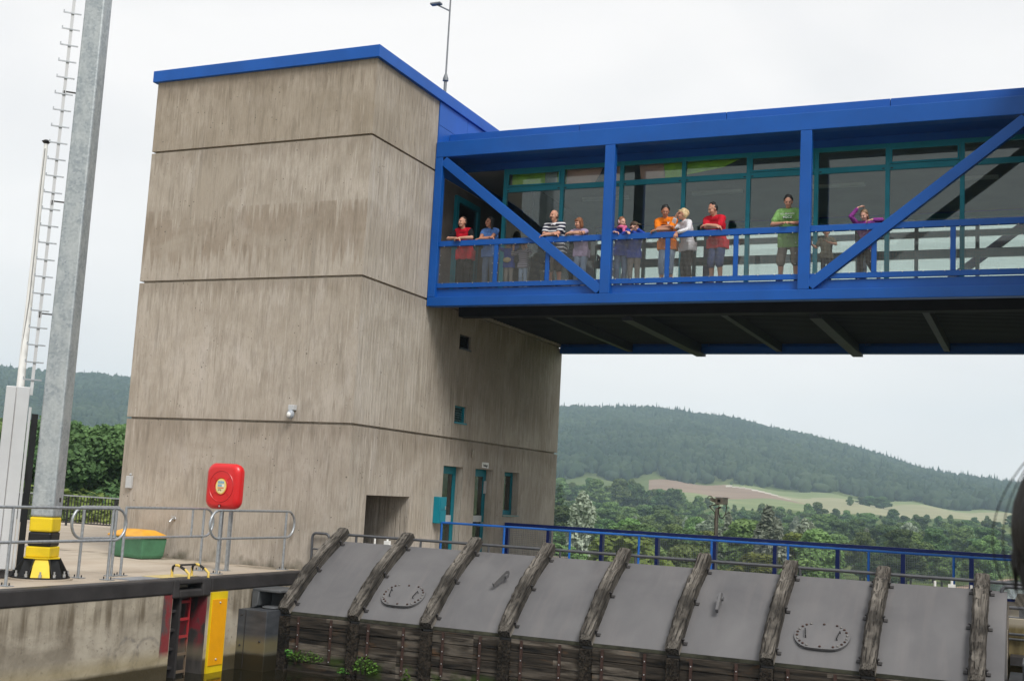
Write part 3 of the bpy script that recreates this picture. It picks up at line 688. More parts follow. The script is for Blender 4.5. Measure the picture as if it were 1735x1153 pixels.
m = MB(); m.box(TX0-.10, TX1+.085, TY0-.085, TY1+.1, 9.10, 9.37); part(m, 'roof_edge', CLAD, troot, bevel=.008)
m = MB()
ysp = [23.92, 25.4, 26.9, 28.4, 29.9, 31.2, 32.46]; zsp = [7.36, 7.95, 8.53, 9.095]
for a, b in zip(ysp[:-1], ysp[1:]):
    for c, d in zip(zsp[:-1], zsp[1:]): m.box(TX1+.004, TX1+.03, a+.006, b-.006, c+.006, d-.006)
m.box(TX1+.003, TX1+.012, 23.93, 32.45, 7.37, 9.09)
part(m, 'blue_cladding', CLAD, troot)
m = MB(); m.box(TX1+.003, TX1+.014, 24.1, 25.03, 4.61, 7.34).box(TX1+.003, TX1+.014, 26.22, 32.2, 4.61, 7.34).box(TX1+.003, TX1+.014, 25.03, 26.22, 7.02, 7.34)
part(m, 'inner_dark_sheet', plain('dark_brown_sheet', (.12, .10, .085), .9, .2, 0, .25, 2), troot)  # dark sheet added over the concrete to darken the wall inside the bridge
SILL = plain('teal_sill', (.16, .27, .27), .5, .4)
def door(y0, y1, z0, z1, lab, plate=True):
    x = TX1-.19
    d = part(MB().box(x-.03, x, y0+.002, y0+.09, z0, z1-.002).box(x-.03, x, y1-.16, y1-.002, z0, z1-.002).box(x-.03, x, y0+.09, y1-.16, z1-.18, z1-.002).box(x-.03, x, y0+.09, y1-.16, z0, z0+.08), 'door', TEAL, troot, label=lab)
    MB().box(x-.022, x-.012, y0+.09, y1-.16, z0+.08, z1-.18).build('pane', GLASS_D, d)
    MB().box(x-.06, x-.05, y0+.02, y1-.02, z0, z1-.01).build('backing', INNER, d)
    if plate: MB().box(x+.002, x+.016, y0+.03, y1-.17, z0+1.02, z0+1.18).build('push_plate', LGREY, d)
    MB().tube([(x, y1-.12, z0+1.0), (x+.05, y1-.12, z0+1.0), (x+.05, y1-.26, z0+1.0)], .011, 8).build('handle', BOLT, d)
    return d
door(25.272, 26.318, G+.01, .608, 'teal framed glass door nearer the camera')
d2 = door(27.032, 28.068, G+.01, .608, 'teal framed glass door with a white sign above')
MB().box(TX1-.18, TX1-.13, 27.93, 28.0, .0, .32).build('door_closer', LGREY, d2)
x = TX1-.19
wn = part(MB().box(x-.03, x, 28.812, 28.87, -.528, .598).box(x-.03, x, 29.68, 29.788, -.528, .598).box(x-.03, x, 28.87, 29.68, .5, .598).box(x-.03, x, 28.87, 29.68, -.528, -.41), 'window', TEAL, troot)
MB().box(x-.02, x-.012, 28.87, 29.68, -.41, .5).build('pane', GLASS_D, wn); MB().box(x-.07, x-.05, 28.82, 29.78, -.52, .59).build('backing', INNER, wn)
MB().box(TX1-.2, TX1+.035, 28.79, 29.81, -.565, -.535).build('sill', SILL, wn)
for (a, b, c, d_, _) in HOLES[1]:
    v = MB(); n = 6; bl_ = MB()
    for i in range(n):
        z = c+.03+(d_-c-.05)*(i+.5)/n; bl_.add([(TX1-.15, a+.03, z+.03), (TX1-.15, b-.06, z+.03), (TX1-.07, b-.06, z-.02), (TX1-.07, a+.03, z-.02)], [(0,1,2,3)])
    v.box(TX1-.16, TX1-.06, a+.002, a+.04, c+.002, d_-.002).box(TX1-.16, TX1-.06, b-.07, b-.002, c+.002, d_-.002).box(TX1-.16, TX1-.06, a+.04, b-.07, d_-.03, d_-.002)
    v.box(TX1-.16, TX1+.03, a-.0, b+.0, c-.045, c-.005)
    v = part(v, 'vent_grille', TEAL if c < 3 else BLACK, troot); bl_.build('blades', SILL if c < 3 else BLACK, v); MB().box(TX1-.19, TX1-.18, a+.01, b-.01, c+.01, d_-.01).build('dark_back', BLACK, v)  # upper vent all black: the shade under the bridge is in its colour
m = MB(); m.box(TX1-1.58, TX1-.1, 21.803, 21.86, G, -.17); part(m, 'recess_frame', STEEL_D, troot)
bd = part(MB().box(TX1+.016, TX1+.09, 24.96, 25.10, 4.615, 7.10).box(TX1+.016, TX1+.09, 26.14, 26.28, 4.615, 7.10).box(TX1+.016, TX1+.09, 25.10, 26.14, 6.96, 7.10), 'door', TEAL, troot, label='teal door frame at footbridge level')
MB().box(TX1+.03, TX1+.045, 25.10, 26.14, 4.62, 6.96).build('pane', GLASS_D, bd); MB().box(TX1-.17, TX1-.16, 25.06, 26.19, 4.62, 6.99).build('backing', INNER, bd)

# small fittings on the tower
def texto(body, size, mat, name, parent, loc, rot, ext=.002, align='CENTER'):
    cu = bpy.data.curves.new(name, 'FONT'); cu.body = body; cu.size = size; cu.extrude = ext; cu.align_x = align; cu.align_y = 'CENTER'; cu.resolution_u = 2
    t = bpy.data.objects.new('tmp', cu); COL.objects.link(t); dg = bpy.context.evaluated_depsgraph_get()
    me = bpy.data.meshes.new_from_object(t.evaluated_get(dg)); bpy.data.objects.remove(t); me.name = name; me.materials.clear(); me.materials.append(mat)
    o = bpy.data.objects.new(name, me); COL.objects.link(o); o.parent = parent; o.location = loc; o.rotation_euler = rot; return o
INK = plain('dark_print', (.02, .02, .022), .6, .3)
r_ = empty('door_sign', (TX1+.01, 27.57, .71), 'small white sign on the wall above the second teal door', 'sign')
m = MB(); m.box(TX1+.002, TX1+.014, 27.38, 27.76, .645, .785); part(m, 'plate', WHITE, r_)
texto('Anlage', .1, INK, 'lettering', r_, (.006, 0, 0), (R(90), 0, R(90)))
r_ = empty('electric_cabinet', (TX1+.1, 25.05, -.45), 'teal electric cabinet on the wall left of the first glass door', 'cabinet')
m = MB(); m.box(TX1+.002, TX1+.16, 24.86, 25.22, -.74, -.13); part(m, 'body', TEAL, r_, bevel=.008)
m = MB(); m.box(TX1+.161, TX1+.17, 24.90, 25.19, -.42, -.17); m.box(TX1+.161, TX1+.17, 24.90, 25.19, -.70, -.45); part(m, 'door', TEAL, r_, bevel=.004)
m = MB(); m.box(TX1+.171, TX1+.182, 25.13, 25.16, -.42, -.34); part(m, 'latch', BOLT, r_)
m = MB(); m.box(TX1+.002, TX1+.06, 26.70, 26.76, .99, 1.05).tube([(TX1+.04, 26.73, .99), (TX1+.04, 26.73, .88)], .03, 10)
m.build('wall_lamp', BRONZE, smooth=50, label='small tubular wall lamp above and between the two teal doors', cat='lamp')
r_ = empty('wall_lamp', (-14.38, TY0, 1.45), 'grey boxed floodlight low on the broad face of the tower', 'lamp')
m = MB(); m.box(-14.45, -14.31, TY0-.13, TY0-.002, 1.52, 1.63); part(m, 'box', LGREY, r_, bevel=.01)
m = MB(); m.ell((-14.38, TY0-.12, 1.43), (.085, .08, .1)); part(m, 'head', plain('lamp_body', (.33, .36, .4), .4, .4), r_, 60)
m = MB(); m.ell((-14.38, TY0-.185, 1.42), (.05, .03, .055)); part(m, 'lens', WHITE, r_, 60)
m = MB(); m.box(-18.65, -18.50, TY0-.08, TY0-.002, -.30, -.03); m.box(-18.6, -18.55, TY0-.03, TY0-.002, -.01, .03)
m.build('junction_box', LGREY, bevel=.01, label='pale grey junction box near the left corner of the tower', cat='box')
m = MB(); m.tube([(-17.25, TY0, -.9), (-17.25, TY0-.10, -.9), (-17.27, TY0-.15, -.97)], .022, 10).tube([(-17.25, TY0-.06, -.93), (-17.25, TY0-.06, -.85)], .014, 8).bar((-17.31, TY0-.06, -.845), (-17.19, TY0-.06, -.845), .02, .012).ell((-17.25, TY0-.01, -.9), (.04, .015, .04))
m.build('water_tap', BOLT, smooth=50, label='chrome water tap on the tower wall above the railing', cat='tap')
# antenna on the roof
r_ = empty('antenna_mast', (-13.5, 25.2, 9.36), 'thin grey antenna mast with a small head on the tower roof', 'antenna')
m = MB(); m.tube([(-13.5, 25.2, 9.2), (-13.5, 25.2, 10.15), (-13.5, 25.2, 10.2), (-13.5, 25.2, 12.4)], [.04, .04, .024, .02], 10); m.tube([(-13.5, 25.2, 10.1), (-13.5, 25.2, 10.16), (-13.5, 25.2, 10.28)], [.075, .07, .03], 12)
part(m, 'pole', plain('antenna_grey', (.16, .17, .18), .5, .4, .3), r_, 50)
m = MB(); m.bar((-13.5, 25.2, 11.92), (-13.82, 25.1, 12.08), .03, .03); m.box(-13.98, -13.7, 25.02, 25.16, 12.08, 12.12); part(m, 'arm', bpy.data.materials['antenna_grey'], r_)
m = MB(); m.ell((-13.5, 25.2, 12.45), (.05, .05, .08)); part(m, 'head', LGREY, r_, 60)

# ------------------------------------------------------------------ footbridge
YF, YR = 23.88, 32.50
broot = empty('footbridge', (-2.3, 28, 4.6), 'blue steel truss footbridge with glazed corridor crossing from the tower', 'footbridge')
BE = .02                                                # right end, just outside the frame
PX = [-12.83, -8.61, -4.37, -.13]
for Y0, Y1, nm in ((YF, YF+.24, 'front'), (YR-.24, YR, 'rear')):
    m = MB(); m.box(-12.925, BE, Y0, Y1, 7.72, 8.09); part(m, 'top_chord', BLUE, broot, bevel=.012)
    m = MB(); m.box(-12.925, BE, Y0, Y1, 4.20, 4.41); part(m, 'bottom_chord', BLUE, broot, bevel=.012)
    ya, yb = (Y0+.02, Y0+.17) if nm == 'front' else (Y1-.17, Y1-.02)
    for k, px in enumerate(PX):
        m = MB(); hw = .095 if k == 0 else .115
        if nm == 'front': m.box(px-hw, px+hw, ya-.018, yb, 4.412, 7.718)
        else: m.box(px-hw, px+hw, ya, yb, 4.412, 7.718)
        part(m, 'truss_post', BLUE, broot, bevel=.008)
    for k in (0, 2):
        a, b = PX[k]+(.11), PX[k+1]-.11
        p, q = ((a, 7.66), (b, 4.46)) if k == 0 else ((a, 4.46), (b, 7.66))
        d = Vector((q[0]-p[0], q[1]-p[1])).normalized(); n2 = Vector((-d.y, d.x))*.125
        P = [(p[0]+n2.x, p[1]+n2.y), (p[0]-n2.x, p[1]-n2.y), (q[0]-n2.x, q[1]-n2.y), (q[0]+n2.x, q[1]+n2.y)]
        # clip to the bay
        P = [(min(max(x_, a-.1), b+.1), min(max(z_, 4.412), 7.718)) for x_, z_ in P]
        m = MB(); m.prism(P, lambda s, t, dd: (s, dd, t), ya-.012 if nm == 'front' else ya+.012, yb-.012); part(m, 'diagonal', BLUE, broot, bevel=.008)
    yr0 = YF+.07 if nm == 'front' else YR-.14
    m = MB(); m.box(-12.92, BE, yr0+.05, yr0+.09, 4.412, 4.615); part(m, 'fascia', BLUE, broot)
    for k in range(3):
        a, b = PX[k]+.095, PX[k+1]-.115; w3 = (b-a)/3
        xs = [a, PX[k]+1.36+.2*(k == 0), PX[k]+2.83, b]
        m = MB(); m.box(a, b, yr0-.005, yr0+.07, 5.60, 5.73); part(m, 'handrail', BLUE, broot, bevel=.01)
        m = MB(); m.box(a, b, yr0+.005, yr0+.055, 4.63, 4.74); part(m, 'bottom_rail', BLUE, broot, bevel=.006)
        for x in xs[1:3]: m = MB(); m.box(x-.05, x+.05, yr0+.004, yr0+.056, 4.741, 5.599); part(m, 'rail_post', BLUE, broot, bevel=.006)
        if nm == 'front' and k < 4:
            for x0, x1 in zip(xs[:-1], xs[1:]):
                m = MB(); wires(m, x0+.02, x1-.02, yr0+.028, 4.72, 5.62, .0272, .0032); m.mi = 1
                for u in (.1, .37, .63, .9):
                    for z in (4.735, 5.595): m.ell((x0+(x1-x0)*u, yr0-.002, z), (.012, .01, .012), None, 8, 5)
                for z in (4.95, 5.17, 5.39):
                    for x in (x0+.065, x1-.065): m.ell((x, yr0-.002, z), (.011, .01, .011), None, 8, 5)
                part(m, 'mesh_panel', [WIRE, BOLT], broot)
m = MB(); m.box(-12.92, BE, 24.10, 32.3, 4.50, 4.60); part(m, 'floor', [FLOORM], broot)
m = MB()
for i in range(40): y = 24.3+.2*i; m.box(-12.9, BE, y, y+.1, 4.455, 4.499)
part(m, 'deck_sheet', UNDER, broot)
m = MB(); m.box(-12.92, BE, 25.55, 25.85, 4.22, 4.45); part(m, 'longitudinal_beam', UNDER, broot)
for k, x in enumerate([-10.75, -8.72, -6.5, -4.45, -2.2]):
    deep = k % 2 == 1
    m = MB(); z0 = 4.13 if deep else 4.24; m.box(x-.13, x+.13, 25.85, 32.26 if not deep else 32.46, z0 if not deep else z0, 4.455 if not deep else 4.198) if deep else m.box(x-.07, x+.07, 25.85, 32.26, z0, 4.455)
    if deep: m.box(x-.05, x+.05, 25.86, 32.25, 4.198, 4.455)
    part(m, 'cross_beam', UNDERB, broot)
for a, b in ((-12.9, -9.6), (-9.59, -6.2), (-6.19, -2.8), (-2.79, BE)): part(MB().box(a, b, 24.48, 31.9, 8.092, 8.45), 'roof', CLAD, broot, bevel=.006)
m = MB(); m.box(-12.9, BE, 24.12, 25.06, 7.83, 7.87); m.box(-12.9, BE, 24.99, 25.06, 7.66, 7.829); m.box(-12.9, BE, 31.3, 32.26, 7.83, 7.87); m.box(-12.9, BE, 31.3, 31.37, 7.66, 7.829)
part(m, 'soffit', CLAD, broot)
m = MB(); m.box(-12.9, BE, 25.061, 31.299, 7.70, 7.76); part(m, 'ceiling', CEIL, broot)
m = MB(); m.box(-12.9, -11.66, 29.0, 29.1, 4.6, 7.69); m.box(-11.66, -11.60, 26.7, 31.3, 4.6, 7.69); part(m, 'inner_wall', INNER, broot)
gx = [-11.60+1.452*k for k in range(9)]
for k in range(8):
    a, b = gx[k], gx[k+1]; y0, y1 = 24.97, 25.07
    m = MB(); m.box(a-.045, a+.045, y0, y1, 4.6, 7.655); m.box(a+.045, b-.045, y0+.01, y1-.01, 7.56, 7.655); m.box(a+.045, b-.045, y0+.01, y1-.01, 7.09, 7.21); m.box(a+.045, b-.045, y0+.01, y1-.01, 4.6, 4.76)
    if k == 7: m.box(b-.044, b+.045, y0, y1, 4.6, 7.655)
    wo = part(m, 'window', TEAL, broot)
    MB().box(a+.046, b-.046, 25.01, 25.018, 4.761, 7.089).build('lower_pane', GLASS, wo)
    hop = k in (0, 4, 6)
    f = MB()
    if hop:
        f.box(a+.05, a+.09, y0-.012, y0+.02, 7.215, 7.555).box(b-.09, b-.05, y0-.012, y0+.02, 7.215, 7.555).box(a+.09, b-.09, y0-.012, y0+.02, 7.215, 7.255).box(a+.09, b-.09, y0-.012, y0+.02, 7.515, 7.555)
        f.build('vent_frame', TEAL, wo)
    MB().box(a+.046, b-.046, 25.01, 25.018, 7.211, 7.559).build('upper_pane', GLASS, wo)
    for q in (a+.06, b-.11): MB().box(q, q+.05, y0+.004, y0+.012, 7.115, 7.135).build('drain_slot', BLACK, wo)
for k in range(8):
    a, b = gx[k], gx[k+1]; y0, y1 = 31.25, 31.35
    m = MB(); m.box(a-.045, a+.045, y0, y1, 4.6, 7.655); m.box(a+.045, b-.045, y0+.01, y1-.01, 7.52, 7.655); m.box(a+.045, b-.045, y0+.01, y1-.01, 7.04, 7.2); m.box(a+.045, b-.045, y0+.01, y1-.01, 6.5, 6.72); m.box(a+.045, b-.045, y0+.01, y1-.01, 4.6, 5.3)
    wo = part(m, 'rear_window', TEAL, broot)
    MB().box(a+.046, b-.046, 31.29, 31.298, 5.301, 6.499).build('lower_pane', GLASS, wo); MB().box(a+.046, b-.046, 31.29, 31.298, 6.721, 7.039).build('middle_pane', GLASS, wo); MB().box(a+.046, b-.046, 31.29, 31.298, 7.201, 7.519).build('upper_pane', GLASS, wo)
for k in range(4):
    x = -10.8+2.9*k; m = MB(); m.box(x, x+1.25, 28.0, 28.12, 7.62, 7.69); part(m, 'ceiling_lamp', WHITE, broot)
# coloured boards hung inside behind the upper panes
r_ = empty('banner', (-9, 25.4, 7.4), 'lime green and salmon pink hanging banner behind the upper corridor panes', 'banner')
LIME = plain('lime_green_cloth', (.40, .66, .06), .8, .2, 0, .2, 3); PINK = plain('salmon_cloth', (.80, .44, .38), .8, .2, 0, .12, 3); BGREY = plain('grey_cloth', (.45, .46, .48), .8, .2, 0, .2, 3)
def ban(P, nm, mt, y): m = MB(); m.prism(P, lambda a, b, d: (a, d, b), y, y+.02); part(m, nm, mt, r_)
ban([(-11.5, 7.18), (-10.66, 7.18), (-10.66, 7.64), (-11.5, 7.64)], 'green_cloth', LIME, 25.14)
ban([(-10.65, 7.18), (-10.35, 7.18), (-10.35, 7.64), (-10.65, 7.64)], 'grey_cloth', BGREY, 25.14)
ban([(-10.34, 7.18), (-10.12, 7.18), (-10.12, 7.64), (-10.34, 7.64)], 'green_cloth', LIME, 25.14)
ban([(-10.1, 7.18), (-9.45, 7.18), (-9.3, 7.42), (-9.2, 7.64), (-10.1, 7.64)], 'pink_cloth', PINK, 25.14)
ban([(-9.44, 7.18), (-9.28, 7.18), (-9.05, 7.3), (-8.98, 7.64), (-9.19, 7.64), (-9.29, 7.42)], 'dark_cloth', INNER, 25.14)
ban([(-9.27, 7.18), (-8.75, 7.18), (-8.75, 7.64), (-8.97, 7.64), (-9.04, 7.3)], 'pink_cloth', PINK, 25.14)
ban([(-8.28, 7.18), (-7.72, 7.18), (-7.78, 7.64), (-8.34, 7.64)], 'pink_cloth', PINK, 25.14)
ban([(-7.71, 7.18), (-7.4, 7.2), (-7.2, 7.3), (-6.4, 7.42), (-5.9, 7.64), (-7.77, 7.64)], 'green_cloth', LIME, 25.14)
tr2 = empty('concrete_tower', (3.2, 26.7, G), 'second concrete tower at the right end of the footbridge', 'tower')
m = MB()
for k, (z0, z1) in enumerate(ZS):
    m.box(.15, 6.1, TY0+.5, TY1, z0 if k else -1.55, z1)
    if k < 3: m.box(.2, 6.05, TY0+.55, TY1-.05, z1-.01, ZS[k+1][0]+.01)
part(m, 'wall', CONC, tr2); part(MB().box(.06, 6.2, TY0+.42, TY1+.1, 9.142, 9.37), 'roof_edge', CLAD, tr2)

# ------------------------------------------------------------------ mast, ladder and things on the left quay
MC = Vector((-14.8, 14.86, 0)); rr = Vector((.709, .705, 0)); vv = Vector((.705, -.709, 0))     # rr to the right as the camera sees it, vv towards it
n1 = Vector((.372, -.928, 0)); n2v = Vector((.928, .372, 0))
mroot = empty('steel_mast', (MC.x, MC.y, G), 'tall square galvanised mast with yellow and black bands at its foot', 'mast')
def sq(m, z0, z1, s0, s1):
    m.frame_box(MC+Vector((0, 0, (z0+z1)/2)), n1, n2v, Z_, s0/2, s0/2, (z1-z0)/2, s1/s0); return m
part(sq(MB(), -.75, 16, .375, .315), 'shaft', GALV, mroot, bevel=.03)
part(sq(MB(), -.99, -.751, .379, .377), 'yellow_band', YELLOW, mroot, bevel=.03)
part(sq(MB(), -1.222, -.991, .379, .379), 'black_band', BLACK, mroot, bevel=.03)
part(sq(MB(), -1.392, -1.223, .40, .40), 'collar', YELLOW, mroot, bevel=.02)
m = MB(); P = [(.32*math.cos(a), .32*math.sin(a)) for a in np.linspace(0, 2*math.pi, 9)[:-1]]
m.prism(P, lambda a, b, d: MC + n1*a*.92 + n2v*b*.92 + Vector((0,0,d)), -1.412, -1.393); part(m, 'flange', YELLOW, mroot)
m = MB(); m.tube([MC+Vector((0,0,G)), MC+Vector((0,0,G+.03))], .50, 40); part(m, 'grout_pad', PAVE, mroot, 40)
m = MB(); m.tube([MC+Vector((0,0,G+.031)), MC+Vector((0,0,G+.055))], .46, 40); part(m, 'base_plate', BLACK, mroot, 40)
part(sq(MB(), -1.69, -1.413, .34, .34), 'core', BLACK, mroot)
for k, ax in enumerate((vv, rr, -vv, -rr)):
    ay = Vector((-ax.y, ax.x, 0)); m = MB()
    z0, z1 = -1.694, -1.413
    A = [MC+ax*.44+ay*s*.145+Vector((0,0,z0)) for s in (-1,1)] + [MC+ax*.24+ay*s*.11+Vector((0,0,z1)) for s in (1,-1)]
    m.add(A + [a-ax*.02 for a in A], [(0,1,2,3), (7,6,5,4), (0,4,5,1), (1,5,6,2), (2,6,7,3), (3,7,4,0)])
    m.add([A[0], A[3], MC+ay*-.11+ax*.1+Vector((0,0,z1)), MC+ay*-.145+ax*.1+Vector((0,0,z0))], [(0,1,2,3)]).add([A[1], A[2], MC+ay*.11+ax*.1+Vector((0,0,z1)), MC+ay*.145+ax*.1+Vector((0,0,z0))], [(0,1,2,3)])
    part(m, 'foot_panel', YELLOW if k == 0 else BLACK, mroot)
for k in range(8):
    ax = (vv*math.cos(R(45*k+22.5)) + rr*math.sin(R(45*k+22.5))); m = MB()
    if True:
        ay = Vector((-ax.y, ax.x, 0)); z0, z1 = -1.694, -1.413
        A = [MC+ax*.2+Vector((0,0,z0)), MC+ax*.45+Vector((0,0,z0)), MC+ax*.45+Vector((0,0,z0+.05)), MC+ax*.31+Vector((0,0,z1)), MC+ax*.2+Vector((0,0,z1))]
        m.add([a+ay*.007 for a in A]+[a-ay*.007 for a in A], [(0,1,2,3,4), (9,8,7,6,5), (0,5,6,1), (1,6,7,2), (2,7,8,3), (3,8,9,4)])
        part(m, 'gusset', BLACK, mroot)
for k in range(12):
    a = R(30*k); p = MC + (vv*math.cos(a)+rr*math.sin(a))*.415
    if k == 0: p = MC+vv*.452
    b = MB(); b.tube([(p.x, p.y, -1.694), (p.x, p.y, -1.645)], .028, 6).tube([(p.x, p.y, -1.66), (p.x, p.y, -1.6)], .015, 8); part(b, 'anchor_nut', BOLT, mroot)
m = MB(); c = MC+n1*.188+rr*-.0; m.frame_box(MC+n1*.184+n2v*.02+Vector((0,0,-.44)), n2v, Z_, n1, .085, .12, .006); part(m, 'access_hatch', GALV, mroot, bevel=.003)
m = MB(); m.frame_box(MC+n2v*.184+n1*-.04+Vector((0,0,-.47)), n1, Z_, n2v, .03, .035, .008); part(m, 'earth_terminal', BLACK, mroot)
lroot = empty('mast_ladder', (MC.x-.42*rr.x, MC.y-.42*rr.y, 1.3), 'single rail climbing ladder with pegs fixed along the left side of the mast', 'ladder')
def lx(z): return MC - rr*(.425-.004*(z))+vv*.02
m = MB(); m.bar(lx(1.2)+Vector((0,0,1.2)), lx(15)+Vector((0,0,15)), .05, .035, vv); part(m, 'rail', LGREY, lroot)
for k in range(44):
    z = 1.45+.285*k; c = lx(z)+Vector((0,0,z)); m = MB()
    m.bar(c-rr*.14+vv*.03, c+rr*.14+vv*.03, .016, .022); m.bar(c-rr*.14+vv*.03-Vector((0,0,.01)), c-rr*.14+vv*.03+Vector((0,0,.045)), .012, .02, rr)
    part(m, 'peg', GALV_RAIL, lroot)
for z in (2.55, 4.45, 6.35, 8.2, 10.1):
    c = lx(z)+Vector((0,0,z)); m = MB(); m.bar(c, c+rr*.26, .03, .02); m.box(c.x-.02, c.x+.02, c.y-.02, c.y+.02, z-.07, z+.01); part(m, 'bracket', STEEL_D, lroot)
r_ = empty('ladder_guard', (MC.x-.66*rr.x, MC.y-.66*rr.y, G), 'tall light grey sheet metal guard shielding the foot of the mast ladder', 'guard')
for o0, o1, dd in ((-.80, -.645, .10), (-.635, -.44, .14)):
    a, b = MC+rr*o0, MC+rr*o1; c = (a+b)/2; m = MB(); m.frame_box(Vector((c.x, c.y, -.14))+vv*dd*.5, rr, vv, Z_, (o1-o0)/2, .06, 1.46); part(m, 'panel', LGREY, r_, bevel=.01)
c = MC-rr*.41; m = MB(); m.frame_box(Vector((c.x, c.y, -.3))+vv*-.02, rr, vv, Z_, .02, .10, 1.3); part(m, 'side', LGREY, r_)
c = MC-rr*.55; m = MB(); m.frame_box(Vector((c.x, c.y, -1.68)), rr, vv, Z_, .2, .05, .05); part(m, 'foot', STEEL_D, r_)
c = MC-rr*.33; m = MB(); m.frame_box(Vector((c.x, c.y, -.35))-vv*.1, rr, vv, Z_, .05, .03, 1.25); part(m, 'dark_gap_strip', BLACK, r_)  # black strip fills in the darkness of the gap between guard and mast
p = MC-rr*.60-vv*.12
r_ = empty('white_pole', (p.x, p.y, G), 'slender tapered white pole with a black cap beside the mast', 'pole')
m = MB(); m.tube([(p.x, p.y, G), (p.x, p.y, 1.3), (p.x, p.y, 3.6), (p.x, p.y, 5.45)], [.075, .062, .045, .032], 14); part(m, 'shaft', WHITE, r_, 50)
m = MB(); m.tube([(p.x, p.y, 5.44), (p.x, p.y, 5.48), (p.x, p.y, 5.51)], [.035, .075, .03], 14); part(m, 'cap', BLACK, r_, 40)
m = MB(); q = p+vv*.07; m.tube([(q.x-.03, q.y, 1.3), (q.x-.05, q.y, 2), (q.x, q.y, 2.8), (q.x+.0, q.y+.0, 3.7), (q.x-.015, q.y, 4.7), (q.x-.03, q.y+.02, 5.35)], .008, 6); part(m, 'cord', plain('grey_cord', (.25, .25, .25)), r_)

zt, zm = -.575, -1.10
def loop_rail(name, label, p0, p1, posts, end0, end1, mid_post=()):
    p0, p1 = Vector((*p0, 0)), Vector((*p1, 0)); d = (p1-p0).normalized(); r = (zt-zm)/2
    m = MB(); T = Vector((0,0,zt)); Bm = Vector((0,0,zm)); zc = Vector((0,0,(zt+zm)/2)); path = []
    top = [p0+T, p1+T]; 
    if end1: top = [p0+T] + arc(p1+zc, r, math.pi/2, -math.pi/2, d, Z_, 12) + [p0+Bm]
    if end0: top = arc(p0+zc, r, math.pi/2, 3*math.pi/2, d, Z_, 12)[::-1] + (top[:-1][1:] if end1 else [p1+T])
    if end0 and end1: top = arc(p0+zc, r, 3*math.pi/2, math.pi/2, d, Z_, 12) + arc(p1+zc, r, math.pi/2, -math.pi/2, d, Z_, 12) + [p0+Bm]
    r_ = empty(name, (p0.x, p0.y, G), label, 'railing', 'galvanised railings on the quay')
    m.tube(top, .024, 12)
    if end0 and not end1: m.tube([p0+Bm, p1+Bm], .024, 12)
    part(m, 'loop_rail', GALV_RAIL, r_, 50)
    for q in posts:
        c = p0+d*q; m = MB(); m.tube([(c.x, c.y, G), (c.x, c.y, zt)], .024, 12); m.box(c.x-.1, c.x+.1, c.y-.07, c.y+.07, G+.002, G+.016); po = part(m, 'post', GALV_RAIL, r_, 50)
        for s in (-.075, .075): MB().tube([(c.x+s, c.y, G+.01), (c.x+s, c.y, G+.055)], .011, 8).build('anchor_bolt', STEEL_D, po)
    for q in mid_post:
        c = p0+d*q; m = MB(); m.tube([(c.x, c.y, zm), (c.x, c.y, zt)], .02, 10); part(m, 'short_post', GALV_RAIL, r_, 50)
loop_rail('railing', 'galvanised railing with a rounded right end standing before the mast', (-14.1, 6), (-14.15, 15.75), (3.0, 7.53, 9.68), False, True)
loop_rail('railing', 'short galvanised railing with a rounded left end right behind the mast', (-14.66, 15.55), (-14.68, 16.4), (.0, .8), True, False)
loop_rail('railing', 'middle galvanised railing set back behind the wall ladder', (-14.66, 16.56), (-14.74, 18.86), (.0, 2.25), False, True, (1.9,))
loop_rail('railing', 'galvanised railing with two rounded ends below the red lifebuoy case', (-14.08, 18.42), (-14.12, 20.72), (.06, 2.25), True, True)

# red lifebuoy case on its own post
r_ = empty('lifebuoy_case', (-14.56, 19.2, G), 'red plastic lifebuoy case with a round yellow label on a steel post', 'lifebuoy case')
part(MB().box(-14.72, -14.66, 19.26, 19.32, G, -.3).box(-14.5, -14.44, 19.26, 19.32, G, -.3).box(-14.74, -14.42, 19.22, 19.36, G+.001, G+.015), 'post', GALV_RAIL, r_)
def rrect(w_, h_, r0, n=8):
    P = []
    for cx, cz, a0 in ((w_/2-r0, h_/2-r0, 0), (-w_/2+r0, h_/2-r0, 90), (-w_/2+r0, -h_/2+r0, 180), (w_/2-r0, -h_/2+r0, 270)):
        for i in range(n+1): a = R(a0+90*i/n); P.append((cx+r0*math.cos(a), cz+r0*math.sin(a)))
    return P
bc = Vector((-14.56, 19.13, -.13)); m = MB()
secs = [(.0, .76, .86, .17), (.10, .79, .89, .17), (.16, .75, .85, .17), (.195, .65, .75, .15), (.20, .60, .70, .14)]
V = []; F = []
for off, w_, h_, r0 in secs: V += [bc + Vector((x, .1-off, z)) for x, z in rrect(w_, h_, r0)]
n = len(V)//len(secs)
for i in range(len(secs)-1):
    for j in range(n): F.append((i*n+j, i*n+(j+1) % n, (i+1)*n+(j+1) % n, (i+1)*n+j))
F += [tuple(reversed(range(n))), tuple((len(secs)-1)*n+j for j in range(n))]
m.add(V, F); part(m, 'shell', RED, r_, 40)
m = MB(); yF = bc.y-.1
for ra, rb, dy in ((.285, .27, .006), (.16, .145, .008)):
    K = 40; V = []; F = []
    for i in range(K):
        a = 2*math.pi*i/K
        for rad, y in ((ra, yF), ((ra+rb)/2, yF-dy*1.6), (rb, yF)): V.append((bc.x+rad*math.cos(a)*1.02, y, bc.z+rad*math.sin(a)*1.08))
    for i in range(K):
        for j in range(2): F.append((i*3+j, ((i+1) % K)*3+j, ((i+1) % K)*3+j+1, i*3+j+1))
    m.add(V, F)
for a in (40, 140, 220, 320): m.bar((bc.x+.15*math.cos(R(a)), yF-.002, bc.z+.16*math.sin(R(a))), (bc.x+.28*math.cos(R(a)), yF-.002, bc.z+.30*math.sin(R(a))), .006, .008)
